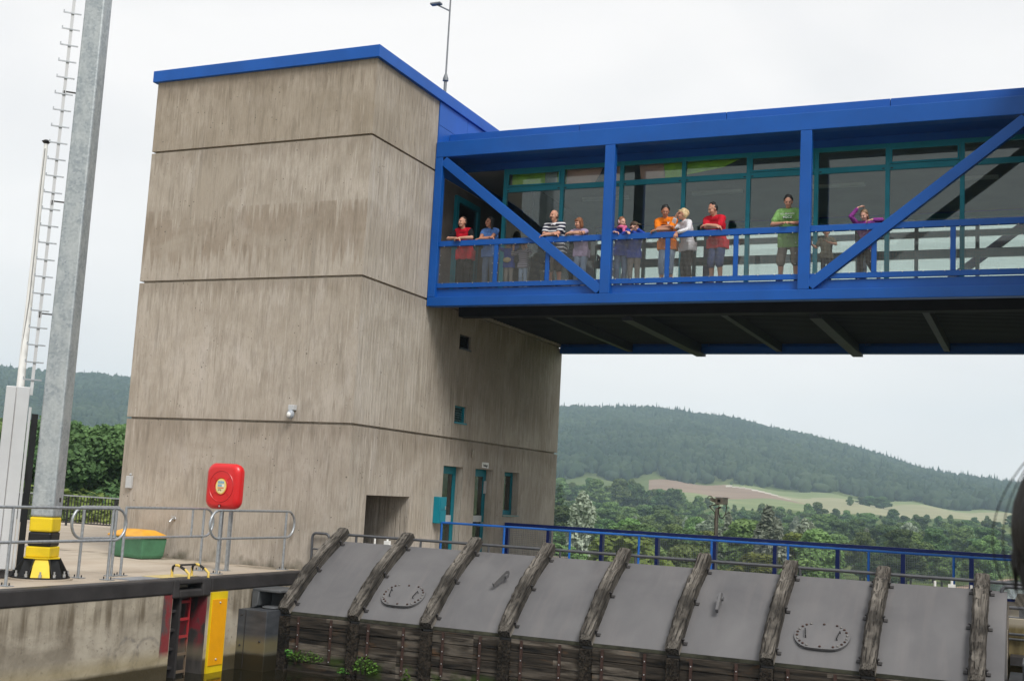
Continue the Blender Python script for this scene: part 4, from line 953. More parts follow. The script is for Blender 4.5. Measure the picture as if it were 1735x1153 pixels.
part(m, 'ring_relief', plain('deep_red_plastic', (.50, .008, .012), .35, .5), r_, 60)
m = MB(); m.prism([(.125*math.cos(a), .15*math.sin(a)) for a in np.linspace(0, 2*math.pi, 37)[:-1]], lambda a, b, d: (bc.x+a, yF+d, bc.z+b), -.012, -.001); lab = part(m, 'label_disc', plain('label_yellow', (.75, .52, .12), .5, .3), r_)
m = MB(); m.prism([(.108*math.cos(a), .132*math.sin(a)) for a in np.linspace(0, 2*math.pi, 37)[:-1]], lambda a, b, d: (bc.x+a, yF+d, bc.z+b), -.014, -.0121); m.build('label_field', plain('label_cream', (.74, .64, .33), .5, .3), lab)
rg = random.Random(5)
BL = plain('label_blue', (.22, .40, .52), .5, .3)
for j in range(2):
    for i in range(3): x0 = bc.x-.07+.05*i; z0 = bc.z+.055-.062*j; MB().box(x0, x0+.044, yF-.0165, yF-.0142, z0, z0+.045).build('pictogram', BL if i < 2 or j == 0 else WHITE, lab)
m = MB()
for i in range(8): x0 = bc.x-.07+.018*i; m.box(x0, x0+.013, yF-.0165, yF-.0142, bc.z-.04, bc.z-.022)
m.build('print_line', RED, lab)
m = MB()
for i in range(3): x0 = bc.x-.06+.03*i; m.box(x0, x0+.014, yF-.0165, yF-.0142, bc.z-.09+.01*(i % 2), bc.z-.055)
m.build('print_line', INK, lab)
m = MB(); m.box(bc.x-.03, bc.x+.03, yF-.012, yF-.001, bc.z-.41, bc.z-.345); part(m, 'latch_plate', plain('dark_red_latch', (.18, .008, .01)), r_)
texto('a', .06, WHITE, 'latch_mark', r_, (0, yF-.0125-19.2, bc.z-.375-G), (R(90), 0, 0), .001)

# green bin with orange lid
r_ = empty('grit_bin', (-17.65, 20.45, G), 'green plastic grit bin with an orange lid against the tower wall', 'bin')
ang = R(-12); ca, sa = math.cos(ang), math.sin(ang); bc = Vector((-17.68, 20.42, G))
def bx3(x, y, z): return bc + Vector((x*ca-y*sa, x*sa+y*ca, z))
m = MB(); V = []
for hx, hy, z in ((.50, .27, 0.01), (.53, .29, .08), (.57, .32, .44)): V += [bx3(sx*hx, sy*hy, z) for sx, sy in ((-1,-1), (1,-1), (1,1), (-1,1))]
m.add(V, [(3,2,1,0)] + [(i*4+j, i*4+(j+1) % 4, i*4+4+(j+1) % 4, i*4+4+j) for i in range(2) for j in range(4)] + [(8,9,10,11)]); part(m, 'tub', GREENP, r_, bevel=.03)
m = MB(); V = []
for hx, hy, z in ((.60, .35, .441), (.61, .36, .475), (.34, .16, .60)): V += [bx3(sx*hx, sy*hy, z) for sx, sy in ((-1,-1), (1,-1), (1,1), (-1,1))]
m.add(V, [(3,2,1,0)] + [(i*4+j, i*4+(j+1) % 4, i*4+4+(j+1) % 4, i*4+4+j) for i in range(2) for j in range(4)] + [(8,9,10,11)]); part(m, 'lid', ORANGEP, r_, bevel=.02)

# black bar fence at the back of the left quay
r_ = empty('bar_fence', (-28, 30, G), 'black bar fence along the back of the left quay', 'fence')
IRON = plain('black_iron', (.018, .019, .02), .5, .4)
m = MB(); m.box(-46, -18.86, 29.97, 30.03, -.80, -.76); part(m, 'top_rail', GALV_RAIL, r_)
m = MB(); m.box(-46, -18.86, 29.98, 30.02, -1.66, -1.62); part(m, 'bottom_rail', IRON, r_)
m = MB(); 
for i in range(210):
    x = -46+.128*i; m.box(x-.011, x+.011, 29.989, 30.011, -1.619, -.801)
o = part(m, 'bars', IRON, r_); o['kind'] = 'stuff'
for i in range(14): x = -45+2*i; m = MB(); m.box(x-.025, x+.025, 29.975, 30.025, G, -.801); part(m, 'post', IRON, r_)

# white marker posts just behind the gate
def wpost(x, y, z1, lab, stepped=False):
    m = MB(); m.tube([(x, y, G), (x, y, z1)], .022, 10)
    if stepped: m.box(x-.06, x+.06, y-.04, y+.04, G, z1-.07); m.box(x-.03, x+.08, y-.03, y+.03, G, z1-.14)
    m.build('marker_post', WHITE, smooth=40, label=lab, cat='marker post')
wpost(-12.72, 21.9, -1.05, 'thin white post behind the gate top, nearest the tower corner')
wpost(-12.42, 21.9, -1.01, 'stepped white post behind the gate in front of the dark recess', True)
wpost(-12.05, 21.9, -1.04, 'thin white post behind the gate in front of the dark recess')
wpost(-1.72, 22.6, -1.10, 'short white post behind the gate left of the canal view')
wpost(-1.44, 22.6, -1.07, 'stepped white post behind the gate beside a light blue post', True)
wpost(-1.12, 22.6, -1.13, 'small white post at the last navy fence post')

# twin floodlight / camera heads on a pole at the navy fence
cx, cy = -7.31, 29.15
r_ = empty('floodlight_mast', (cx, cy, G), 'short pole with two camera style lamp heads and looping cables at the navy fence', 'floodlight mast')
m = MB(); m.tube([(cx, cy, G), (cx, cy, -.05)], .045, 10); part(m, 'pole', BRONZE, r_, 50)
m = MB(); m.box(cx-.16, cx+.16, cy-.18, cy-.12, -.80, -.72); m.box(cx-.12, cx+.12, cy-.2, cy-.05, -.84, -.82); part(m, 'clamp', LGREY, r_)
KL = .62
def lp3(x_, y_, z_): return Vector((cx+x_*KL, cy+y_*KL, -.02+z_*KL))
part(MB().bar(lp3(-.02, 0, -.08), lp3(.18, -.05, .0), .035, .035), 'arm', CABLE, r_)
wx, wy = Vector((.97, -.24, 0)), Vector((.24, .97, 0))
hd = part(MB().frame_box(lp3(.20, -.08, .24), wx, wy, Z_, .17*KL, .22*KL, .13*KL), 'lamp_head', BRONZE, r_, bevel=.01)
MB().frame_box(lp3(.145, -.305, .245), wx, wy, Z_, .06*KL, .01, .06*KL).build('lens', BLACK, hd); MB().frame_box(lp3(.22, -.06, .38), wx, wy, Z_, .2*KL, .25*KL, .006).build('visor', LGREY, hd)
h2 = part(MB().bar(lp3(-.24, -.15, .31), lp3(.08, .1, .17), .085, .085), 'lamp_head', BRONZE, r_, bevel=.01)
MB().tube([lp3(*p) for p in arc((-.25, -.16, .32), .10, 0, math.pi, X_, Z_)], .009, 6).build('hood', STEEL_D, h2)
for P in ([(-.05, -.05, -1.1), (-.06, -.05, -.22), (-.25, -.05, -.04), (-.3, -.05, .0), (-.2, -.05, .06), (.08, -.05, .1)], [(.1, -.06, .1), (.08, -.06, -.2), (.14, -.06, -.42), (.26, -.06, -.44), (.37, -.06, -.25), (.40, -.06, 0), (.37, -.06, .15)]):
    part(MB().tube([lp3(*p) for p in P], .011, 8), 'cable', CABLE, r_, 60)

# green plants growing on the plank front
def sprig(name, x, y, z, w_, h_, n, lab, seed):
    rg = random.Random(seed); m = MB(); tint = []
    for i in range(n):
        a = rg.uniform(-1, 1); c = Vector((x+a*w_*.5, y-rg.uniform(.0, .10), z+rg.uniform(0, 1)*h_*(1-abs(a)*.6)))
        L_ = rg.uniform(.03, .06); rot = Euler((rg.uniform(-1.2, 1.2), rg.uniform(-1, 1), rg.uniform(0, 6.3))).to_matrix(); P = [(-L_*.35, 0, 0), (0, -L_*.6, .004), (L_*.35, 0, 0), (0, L_*.7, -.01)]
        m.add([c + rot @ Vector(p) for p in P], [(0,1,2,3)]); tint += [rg.random()]*4
    for i in range(max(2, n//14)):
        c = Vector((x+rg.uniform(-.35, .35)*w_, y-.04, z)); m.tube([c-Vector((0,0,.05)), c+Vector((rg.uniform(-.04,.04), -.02, h_*rg.uniform(.4,.9)))], .004, 5); tint += [.2]*10
    me = m.mesh(name, LEAF_P); at = me.attributes.new('tint', 'FLOAT', 'POINT'); at.data.foreach_set('value', tint)
    o = bpy.data.objects.new(name, me); COL.objects.link(o); tag(o, lab, 'plant', 'plants rooted in the plank front')
for k, (x, z, w_, h_, n, lab) in enumerate([(-12.36, -3.2, .75, .2, 130, 'broad leafy plant low on the plank front, leftmost bay'), (-11.07, -3.27, .5, .34, 130, 'tall bright green plant on the plank front beside the second strap pair'),
        (-12.72, -3.14, .16, .14, 24, 'tiny sprig at the left end of the plank front'), (-11.48, -3.33, .28, .1, 40, 'low sprig beside a timber post on the plank front'), (-10.22, -3.38, .2, .26, 45, 'small upright plant left of the third timber post'),
        (-9.72, -3.37, .2, .1, 24, 'small sprig right of the third timber post'), (-9.96, -3.47, .1, .1, 14, 'tiny drooping sprig at the foot of the third timber post')]):
    sprig('leafy_plant', x, YB-.04, z, w_, h_, n, lab, 300+k)

# ------------------------------------------------------------------ people
def remesh(mb, name, mat, voxel, smooth=3, factor=.5):
    me0 = mb.mesh('tmp', mat); o = bpy.data.objects.new('tmp', me0); COL.objects.link(o)
    r = o.modifiers.new('r', 'REMESH'); r.mode = 'VOXEL'; r.voxel_size = voxel; r.use_smooth_shade = True
    if smooth: s_ = o.modifiers.new('s', 'SMOOTH'); s_.iterations = smooth; s_.factor = factor
    dg = bpy.context.evaluated_depsgraph_get(); me = bpy.data.meshes.new_from_object(o.evaluated_get(dg)); me.name = name
    bpy.data.objects.remove(o); bpy.data.meshes.remove(me0)
    me.materials.clear(); me.materials.append(mat); me.polygons.foreach_set('use_smooth', [True]*len(me.polygons)); return me
def child(me, name, root): o = bpy.data.objects.new(name, me); COL.objects.link(o); o.parent = root; return o
def skinmat(name, c):
    M = Mat(name, .55, .35); n = M.noise(sc=9, det=4); M.col(M.mix(M.ramp(n, .3, .7), c, (c[0]*1.05, c[1]*.86, c[2]*.82))); M.b.inputs['Subsurface Weight'].default_value = .08; M.b.inputs['Subsurface Radius'].default_value = (.012, .005, .003); return M.m
SKIN = skinmat('skin', (.50, .285, .20)); SKIN_T = skinmat('tanned_skin', (.42, .215, .14)); SKIN_P = skinmat('pale_skin', (.58, .36, .275))
def cloth(name, c, var=.16):
    M = Mat(name, .9, .15); n = M.noise((5, 5, 2.5), 2, 5, .8); M.col(M.mix(M.ramp(n, .35, .68), tuple(x*(1-var) for x in c), tuple(x*(1+var*.5) for x in c))); M.bump(M.noise((6, 6, 3), 2.2, 4, 1.6), .9, .05); return M.m
def striped(name, a, b, freq, duty=.38):
    M = Mat(name, .9, .15); X = M.xyz(); f = M.math('FRACT', M.math('ADD', M.math('MULTIPLY', X[2], freq), M.math('MULTIPLY', M.noise(sc=3, det=2), .25))); M.col(M.mix(M.math('LESS_THAN', f, duty), a, b)); return M.m
def hairmat(name, a, b): M = Mat(name, .5, .35); M.col(M.mix(M.ramp(M.noise((40, 40, 6), 1, 4, .3), .35, .65), a, b)); M.bump(M.noise((60, 60, 8), 1, 3), .6, .01); return M.m
H_BLACK = hairmat('black_hair', (.004, .0035, .003), (.012, .010, .009)); H_BROWN = hairmat('brown_hair', (.035, .018, .010), (.09, .05, .028)); H_RED = hairmat('reddish_hair', (.16, .06, .025), (.30, .13, .06)); H_BLOND = hairmat('blonde_hair', (.42, .29, .13), (.72, .56, .34)); H_LB = hairmat('light_brown_hair', (.12, .07, .035), (.25, .15, .08))
EYE = plain('dark_eye', (.02, .015, .012), .2, .6)
LIP = plain('lip_colour', (.32, .11, .09), .5, .3)
def ik(S, Wt, l1, l2, pole):
    S, Wt = Vector(S), Vector(Wt); d = Wt-S; L_ = min(d.length, (l1+l2)*.999); d.normalize(); Wt = S+d*L_
    a = (l1*l1-l2*l2+L_*L_)/(2*L_); h = math.sqrt(max(l1*l1-a*a, 0)); p = Vector(pole); p = (p-d*p.dot(d)).normalized(); return S+d*a+p*h, Wt
def hand(m, Wt, f, nrm, side, k=1.0, curl=.5):
    f = Vector(f).normalized(); nrm = Vector(nrm); nrm = (nrm-f*nrm.dot(f)).normalized(); l = f.cross(nrm)*side; W0 = Vector(Wt)
    for i, ln in enumerate((.95, 1.05, 1.0, .8)):
        o = (1.5-i); b = W0+l*o*.010*k; kn = W0+f*.085*k+l*o*.019*k; m.cone(b, .014*k, kn, .0115*k, 8)
        a1 = curl*(.8+.15*i); d1 = f*math.cos(a1)+nrm*math.sin(a1); p1 = kn+(d1+l*o*.05)*.040*k*ln; m.cone(kn, .0105*k, p1, .0095*k, 8)
        a2 = a1+curl*.9; p2 = p1+(f*math.cos(a2)+nrm*math.sin(a2))*.038*k*ln; m.cone(p1, .0095*k, p2, .008*k, 8)
    t0 = W0+f*.02*k+l*.022*k; t1 = W0+f*.055*k+l*.047*k+nrm*.015*k; m.cone(t0, .015*k, t1, .0115*k, 8); m.cone(t1, .0115*k, t1+f*.035*k+l*.012*k+nrm*.012*k, .009*k, 8)
def person(x, y, h, label, lean=.3, turn=0, hyaw=0, hpitch=.1, wl=(-.1, -.36, 1.18), wr=(.1, -.36, 1.18), pl=(-1, -.1, -.35), pr=(1, -.1, -.35), fl=(1, -.2, -.2), fr=(-1, -.2, -.2), nl=(0, 0, -1), nr=(0, 0, -1),
           skin=SKIN, shirt=None, sleeve=.55, sleeve_mat=None, legs=None, leglen=1.0, shoes=None, hair='short', hmat=H_BROWN, fem=False, belly=0.0, kid=False, z=4.6, stance=.10, extra=None, voxel=.0065, hem=-.06, curl=.6, knee=None):
    s = h/1.78; root = empty('person', (x, y, z), label, 'person', None, turn); hs = s**(.45 if kid else .8)
    un = Matrix.Rotation(-turn, 3, 'Z'); V3 = lambda a, b, c: Vector((a*s, b*s, c*s))
    uu = Vector((0, -math.sin(lean), math.cos(lean))); pel = V3(0, .22*math.sin(lean), .95); sw = (.165 if fem else .185)*s*(.9 if kid else 1); tw = (.92 if fem else 1)*s*(.93 if kid else 1)
    col = {sd: [pel+Vector((sd*.078*tw, 0, -.03*s)), pel+uu*.14*s+Vector((sd*.068*tw, 0, 0)), pel+uu*.33*s+Vector((sd*.092*tw, 0, 0)), pel+uu*.465*s+Vector((sd*(sw-.045*s), 0, 0))] for sd in (-1, 1)}
    neck = pel+uu*.53*s; hd = neck+Vector((0, -.045-.05*math.sin(lean), .135)) * (hs if kid else s)*1.0 + Vector((0, 0, 0))
    RA = [.112*tw, .100*tw, .112*tw, .072*tw]
    def torso(m, inf=0.0, z0=0):
        for sd in (-1, 1):
            c = col[sd]
            for i in range(3): m.cone(c[i], RA[i]+inf, c[i+1], RA[i+1]+inf)
        for i in range(4): m.cone(col[-1][i], RA[i]+inf, col[1][i], RA[i]+inf)
        m.cone(pel+uu*.05*s+Vector((0, -belly*.5, 0)), (.10*s+belly*.6)+inf, pel+uu*.3*s+Vector((0, -belly*.3, 0)), .10*s+inf)
        m.cone(pel+uu*.47*s, .065*s+inf*.6, neck, .052*s+inf*.3)
    hip = {sd: pel+Vector((sd*.088*tw, 0, -.05*s)) for sd in (-1, 1)}; kn = {}; an = {}; toe = {}
    for sd in (-1, 1):
        kn[sd] = V3(sd*(stance*.95), .02-.03, .50); an[sd] = V3(sd*stance, .05, .085)
        if knee and sd in knee: kn[sd], an[sd] = V3(*knee[sd][0]), V3(*knee[sd][1])
        toe[sd] = an[sd]+V3(sd*.02, -.17, -.05)
        if knee and sd in knee: toe[sd] = an[sd]+V3(*knee[sd][2])
    sh = {sd: pel+uu*.47*s+Vector((sd*sw, 0, -.005)) for sd in (-1, 1)}; el = {}; wr_ = {}
    for sd, t, p in ((-1, wl, pl), (1, wr, pr)): el[sd], wr_[sd] = ik(sh[sd], un @ Vector(t), .295*s, .27*s, un @ Vector(p))
    ak = s*(.92 if fem else 1)
    m = MB(); torso(m, -.004)
    for sd in (-1, 1):
        m.cone(hip[sd], .082*s, kn[sd], .056*s); m.cone(kn[sd], .056*s, kn[sd].lerp(an[sd], .3)+V3(0, .012, 0), .057*s); m.cone(kn[sd].lerp(an[sd], .3)+V3(0, .012, 0), .057*s, an[sd], .036*s); m.cone(an[sd]+V3(0, .03, -.04), .036*s, toe[sd], .03*s)
        m.cone(sh[sd], .058*ak, el[sd], .043*ak); m.cone(el[sd], .043*ak, el[sd].lerp(wr_[sd], .35), .042*ak); m.cone(el[sd].lerp(wr_[sd], .35), .042*ak, wr_[sd], .027*ak)
        hand(m, wr_[sd], un @ Vector(fl if sd < 0 else fr), un @ Vector(nl if sd < 0 else nr), -1 if sd < 0 else 1, .97*s**.8, curl)
    HR = Matrix.Rotation(hyaw, 3, 'Z') @ Matrix.Rotation(hpitch, 3, 'X'); hp = lambda a, b, c: hd + HR @ (Vector((a, b, c))*hs)
    def he(m, c, r, k=1): m.ell(hp(*c), tuple(q*hs for q in r), HR, 16, 12)
    m.cone(neck-Vector((0, 0, .02*s)), .054*s*(.88 if fem else 1), hp(0, .02, -.06), .052*s*(.88 if fem else 1))
    for c, r in (((0, .012, .025), (.075, .094, .097)), ((0, -.032, -.03), (.063, .062, .085)), ((0, -.045, -.085), (.044, .045, .034)), ((0, -.078, .024), (.052, .02, .015)), ((-.03, -.07, -.035), (.028, .024, .025)), ((.03, -.07, -.035), (.028, .024, .025)), ((-.078, .008, -.012), (.011, .021, .032)), ((.078, .008, -.012), (.011, .021, .032))): he(m, c, r)
    m.cone(hp(0, -.088, .008), .009*hs, hp(0, -.113, -.03), .0135*hs); child(remesh(m, 'body', skin, voxel, 2), 'body', root)
    for sd in (-1, 1):
        e = MB(); he(e, (sd*.031, -.0865, -.002), (.013, .008, .007)); child(e.mesh('eye', EYE, 60), 'eye', root)
        e = MB(); e.cone(hp(sd*.014, -.094, .023), .0045*hs, hp(sd*.048, -.08, .023), .0035*hs, 6); child(e.mesh('eyebrow', hmat, 60), 'eyebrow', root)
    e = MB(); he(e, (0, -.0905, -.064), (.022, .009, .0075)); child(e.mesh('mouth', LIP, 60), 'mouth', root)
    # hair
    m = MB()
    if hair in ('short', 'long', 'bob', 'bun', 'tail'):
        he(m, (0, .024, .056), (.083, .090, .080)); he(m, (0, .045, .0), (.082, .074, .095))
        for sd in (-1, 1): m.cone(hp(sd*.072, .0, .055), .022*hs, hp(sd*.078, .012, .005), .013*hs)
    if hair == 'balding':
        he(m, (0, .05, .012), (.083, .068, .085)); he(m, (0, .03, .075), (.066, .075, .05))
        for sd in (-1, 1): m.cone(hp(sd*.074, .012, .03), .012*hs, hp(sd*.074, .03, -.03), .018*hs)
    if hair == 'stubble':
        he(m, (0, .045, -.005), (.0785, .066, .07))
    if hair in ('long', 'tail'):
        he(m, (0, .07, -.08), (.075, .042, .13))
        if hair == 'long':
            for sd in (-1, 1): m.cone(hp(sd*.074, .0, .03), .026*hs, hp(sd*.078, .02, -.15), .026*hs)
    if hair == 'bob':
        he(m, (0, .055, -.05), (.088, .05, .09)); he(m, (0, -.055, .07), (.065, .04, .034))
        for sd in (-1, 1): m.cone(hp(sd*.076, -.012, .04), .026*hs, hp(sd*.076, .0, -.10), .022*hs)
    if hair == 'bun':
        rgb = random.Random(3)
        for _ in range(16): m.ell(hp(rgb.uniform(-.05, .05), .10+rgb.uniform(-.02, .03), .03+rgb.uniform(-.05, .05)), .028*hs, None, 8, 6)
        he(m, (0, -.06, .075), (.06, .035, .03))
    if hair in ('cap', 'cap_side'):
        he(m, (0, .05, -.02), (.079, .068, .075))
    rgh = random.Random(int(abs(x)*1000))
    if hair not in ('stubble', 'none', 'cap', 'cap_side'):
        for _ in range(40):
            a = rgh.uniform(0, 6.28); b = rgh.uniform(.35, 1.5); p = hp(.08*math.cos(a)*math.cos(b), .022+.094*math.sin(a)*math.cos(b) if math.sin(a) > -.5 else .0, .055+.078*math.sin(b)); m.ell(p, rgh.uniform(.008, .016)*hs, None, 6, 5)
    if m.v: child(remesh(m, 'hair', hmat, .008, 1), 'hair', root)
    # clothes
    if shirt:
        m = MB(); torso(m, .017*s)
        m.cone(pel+Vector((-.095*tw, 0, hem*s)), .114*tw, pel+Vector((.095*tw, 0, hem*s)), .114*tw); m.cone(pel+Vector((-.085*tw, 0, hem*s*.3)), .12*tw, pel+Vector((.085*tw, 0, hem*s*.3)), .12*tw); m.frame_box(pel+Vector((0, 0, hem*s*.5-.03*s)), X_, Y_, Z_, .205*tw, .118*s, (.07-hem*.5)*s); m.cone(pel+Vector((0, -belly*.4, hem*s*.2)), .112*s+belly*.5, pel+uu*.2*s+Vector((0, -belly*.6, 0)), .11*s+belly*.5)
        def slv(mm, inf, sds=(-1, 1)):
            for sd in sds:
                mm.cone(sh[sd], .066*ak+inf, el[sd] if sleeve > 1 else sh[sd].lerp(el[sd], sleeve*1.0), (.062 if sleeve <= 1 else .05)*ak+inf)
                if sleeve > 1: mm.cone(el[sd], .05*ak+inf, el[sd].lerp(wr_[sd], sleeve-1), .038*ak+inf)
            return mm
        if sleeve and not sleeve_mat: slv(m, .008)
        so_ = child(remesh(m, 'shirt', shirt, .011, 2), 'shirt', root)
        if sleeve and sleeve_mat: [child(remesh(slv(MB(), .004, (q_,)), 'sleeve', sleeve_mat, .011, 2), 'sleeve', root) for q_ in (-1, 1)]
    if legs:
        m = MB(); m.cone(pel+Vector((-.078*tw, 0, 0)), .118*tw, pel+Vector((.078*tw, 0, 0)), .118*tw)
        for sd in (-1, 1):
            t1 = min(leglen/.5, 1); e1 = hip[sd].lerp(kn[sd], t1); m.cone(hip[sd], .098*s, e1, (.098-.026*t1 if leglen > .6 else .088)*s)
            if leglen > .5: m.cone(kn[sd], (.073 if leglen > .6 else .088)*s, kn[sd].lerp(an[sd]-V3(0, 0, .02), (leglen-.5)*2), (.062 if leglen > .6 else .088)*s)
        child(remesh(m, 'trousers' if leglen > .7 else 'shorts', legs, .011, 2), 'trousers' if leglen > .7 else 'shorts', root)
    if shoes:
        for sd in (-1, 1):
            m = MB(); d = (toe[sd]-an[sd]); m.cone(an[sd]+V3(0, .035, -.035), .045*s, toe[sd]+V3(0, 0, .005), .04*s); m.cone(an[sd]+V3(0, .01, .0), .046*s, an[sd]+V3(0, .02, -.03), .046*s); child(remesh(m, 'shoe', shoes, .011, 1), 'shoe', root)
    if extra: extra(root, dict(hp=hp, HR=HR, hs=hs, s=s, neck=neck, pel=pel, uu=uu, el=el, wr=wr_, sh=sh))
    return root
def cap_fn(c1, c2, yaw_rel=0):
    def f(root, d):
        m = MB(); m.ell(d['hp'](0, .012, .055), tuple(q*d['hs'] for q in (.088, .104, .075)), d['HR'], 18, 12); o = child(m.mesh('cap', c1, 60), 'cap', root)
        m = MB(); P = [d['hp'](-.07, -.06, .055), d['hp'](-.055, -.15, .045), d['hp'](0, -.175, .042), d['hp'](.055, -.15, .045), d['hp'](.07, -.06, .055)]
        m.add(P+[p+Vector((0, 0, .008)) for p in P], [(4,3,2,1,0), (5,6,7,8,9)]+[(i, (i+1) % 5, 5+(i+1) % 5, 5+i) for i in range(5)]); child(m.mesh('peak', c2), 'peak', o)
    return f
DENIM = cloth('blue_denim', (.13, .19, .30)); LDENIM = cloth('light_denim', (.26, .34, .46)); DARKC = cloth('dark_cloth_grey', (.035, .033, .035)); GREYC = cloth('grey_beige_cloth', (.24, .22, .20)); CARGO = cloth('cargo_cloth', (.21, .185, .16)); NAVYS = cloth('blue_shorts_cloth', (.07, .10, .22))
SHOE_D = plain('dark_shoe', (.03, .028, .028)); SHOE_W = plain('pale_shoe', (.5, .47, .42))
REDC = cloth('red_cloth', (.55, .014, .03)); REDV = cloth('red_vest_cloth', (.58, .012, .03)); BLKC = cloth('black_cloth', (.012, .012, .014)); SKYC = cloth('sky_blue_cloth', (.10, .22, .55)); ORC = cloth('orange_cloth', (.78, .20, .012)); WHC = cloth('white_blouse_cloth', (.72, .72, .76)); GRC = cloth('pale_green_cloth', (.22, .42, .14)); OLIVE = cloth('olive_cloth', (.14, .13, .09)); PURP = cloth('purple_cloth', (.26, .05, .27)); LILAC = cloth('lilac_cloth', (.46, .36, .52)); BLUEC = cloth('royal_blue_cloth', (.03, .07, .38)); PINKC = cloth('pink_cloth', (.72, .16, .32)); KHAKI = cloth('khaki_cloth', (.42, .34, .20)); BRC = cloth('brown_cap_cloth', (.09, .06, .045)); WHCAP = cloth('white_cap_cloth', (.66, .64, .60))
POLO = striped('navy_white_striped_cloth', (.022, .024, .045), (.66, .66, .68), 11.5, .36); GST = striped('grey_striped_cloth', (.30, .28, .34), (.12, .12, .15), 22, .5)
person(-12.25, 24.30, 1.80, 'smiling man in a red vest over black sleeves leaning on the bridge rail', lean=.36, hyaw=-.3, hpitch=.02, wl=(-.03, -.38, 1.18), wr=(.05, -.36, 1.19), skin=SKIN, shirt=REDV, sleeve=.75, sleeve_mat=BLKC, legs=BLKC, shoes=SHOE_D, hair='balding', hmat=H_BROWN, hem=-.10)
person(-11.60, 24.32, 1.76, 'dark haired woman in a light blue T-shirt with folded arms', lean=.14, hyaw=-.45, hpitch=.0, wl=(.12, -.27, 1.20), wr=(-.12, -.30, 1.17), skin=SKIN_T, shirt=SKYC, sleeve=.35, legs=DENIM, shoes=SHOE_D, hair='long', hmat=H_BLACK, fem=True)
def satchel(root, d):
    m = MB(); m.ell(d['pel']+Vector((0, -.13, .06)), (.10, .02, .06)); child(m.mesh('print', KHAKI, 60), 'print', root); cap_fn(WHCAP, WHCAP)(root, d)
person(-11.07, 24.26, 1.16, 'small child in a white cap and blue top peering through the mesh', lean=.05, hyaw=-.2, hpitch=.25, wl=(-.14, -.20, 1.10), wr=(.16, -.20, 1.10), pl=(-1, 0, -.6), pr=(1, 0, -.6), fl=(0, -1, .1), fr=(0, -1, .1), shirt=BLUEC, sleeve=1.7, legs=GREYC, shoes=SHOE_D, hair='cap', kid=True, extra=satchel)
person(-10.70, 24.24, 1.10, 'small child in a grey striped shirt with both hands on the mesh', lean=.03, hyaw=.1, hpitch=.0, wl=(-.17, -.20, .92), wr=(.13, -.20, .95), fl=(0, -.2, 1), fr=(0, -.2, 1), nl=(0, -1, 0), nr=(0, -1, 0), pl=(-1, 0, -1), pr=(1, 0, -1), shirt=GST, sleeve=1.6, legs=LDENIM, shoes=SHOE_D, hair='short', hmat=H_BROWN, kid=True, curl=.25)
def moust(root, d):
    m = MB(); m.cone(d['hp'](-.026, -.096, -.054), .007*d['hs'], d['hp'](0, -.106, -.047), .009*d['hs'], 8); m.cone(d['hp'](0, -.106, -.047), .009*d['hs'], d['hp'](.026, -.096, -.054), .007*d['hs'], 8); m.ell(d['hp'](0, -.088, -.093), (.02, .012, .018)); child(m.mesh('moustache', H_BROWN, 60), 'moustache', root)
    m = MB()
    for sd in (-1, 1): m.bar(d['neck']+Vector((sd*.065, -.02, -.0)), d['neck']+Vector((sd*.015, -.105, -.075)), .05, .018, (0, -1, .4))
    child(m.mesh('collar', WHC), 'collar', root)
person(-9.97, 24.32, 1.86, 'bald man with a moustache in a navy and white striped polo shirt', lean=.36, hyaw=-.35, hpitch=.05, wl=(.10, -.36, 1.19), wr=(-.10, -.38, 1.17), skin=SKIN, shirt=POLO, sleeve=.72, legs=CARGO, leglen=.55, shoes=SHOE_D, hair='stubble', hmat=H_BROWN, belly=.05, extra=moust)
person(-9.36, 24.30, 1.64, 'girl with a brown bob in a lilac top resting on folded arms', lean=.40, hyaw=-.55, hpitch=.22, wl=(.09, -.34, 1.22), wr=(-.12, -.35, 1.20), pl=(-1, -.2, -.2), pr=(1, -.2, -.2), skin=SKIN, shirt=LILAC, sleeve=.35, legs=LDENIM, shoes=SHOE_W, hair='bob', hmat=H_RED, fem=True)
def scarf(root, d):
    m = MB(); rgs = random.Random(2)
    for k in range(12): a = k*.524; m.ell(d['neck']+Vector((.075*math.cos(a), -.02+.08*math.sin(a), rgs.uniform(-.015, .03))), (.045, .045, .038), None, 10, 8)
    m.cone(d['neck']+Vector((.04, -.1, -.02)), .035, d['neck']+Vector((.07, -.13, -.15)), .03); child(remesh(m, 'scarf', PINKC, .01, 2), 'scarf', root)
    m = MB(); m.ell(d['hp'](-.082, .02, .0), (.018, .045, .05)); child(m.mesh('ear_warmer', cloth('pale_pink_cloth', (.75, .5, .56)), 60), 'ear_warmer', root)
person(-8.40, 24.30, 1.60, 'red haired child with a pink scarf and blue jacket beside the truss post', lean=.25, hyaw=.75, hpitch=.12, turn=.25, wl=(-.05, -.34, 1.18), wr=(.22, -.36, 1.17), fr=(.8, -.6, -.2), shirt=BLUEC, sleeve=1.75, legs=DENIM, shoes=SHOE_D, hair='short', hmat=H_RED, fem=True, extra=scarf, skin=SKIN_P)
def capboy(root, d):
    cap_fn(BRC, KHAKI)(root, d)
person(-8.10, 24.30, 1.47, 'boy in a brown and khaki peaked cap with his hand at his mouth', lean=.28, hyaw=1.05, hpitch=.05, turn=.2, wl=(.05, -.36, 1.20), wr=(.13, -.33, 1.24), pr=(1, -.3, -.5), fl=(.6, 0, .8), fr=(-.8, 0, .5), shirt=BLUEC, sleeve=1.75, legs=GREYC, shoes=SHOE_D, hair='cap_side', hmat=H_BROWN, kid=True, extra=capboy, skin=SKIN_P)
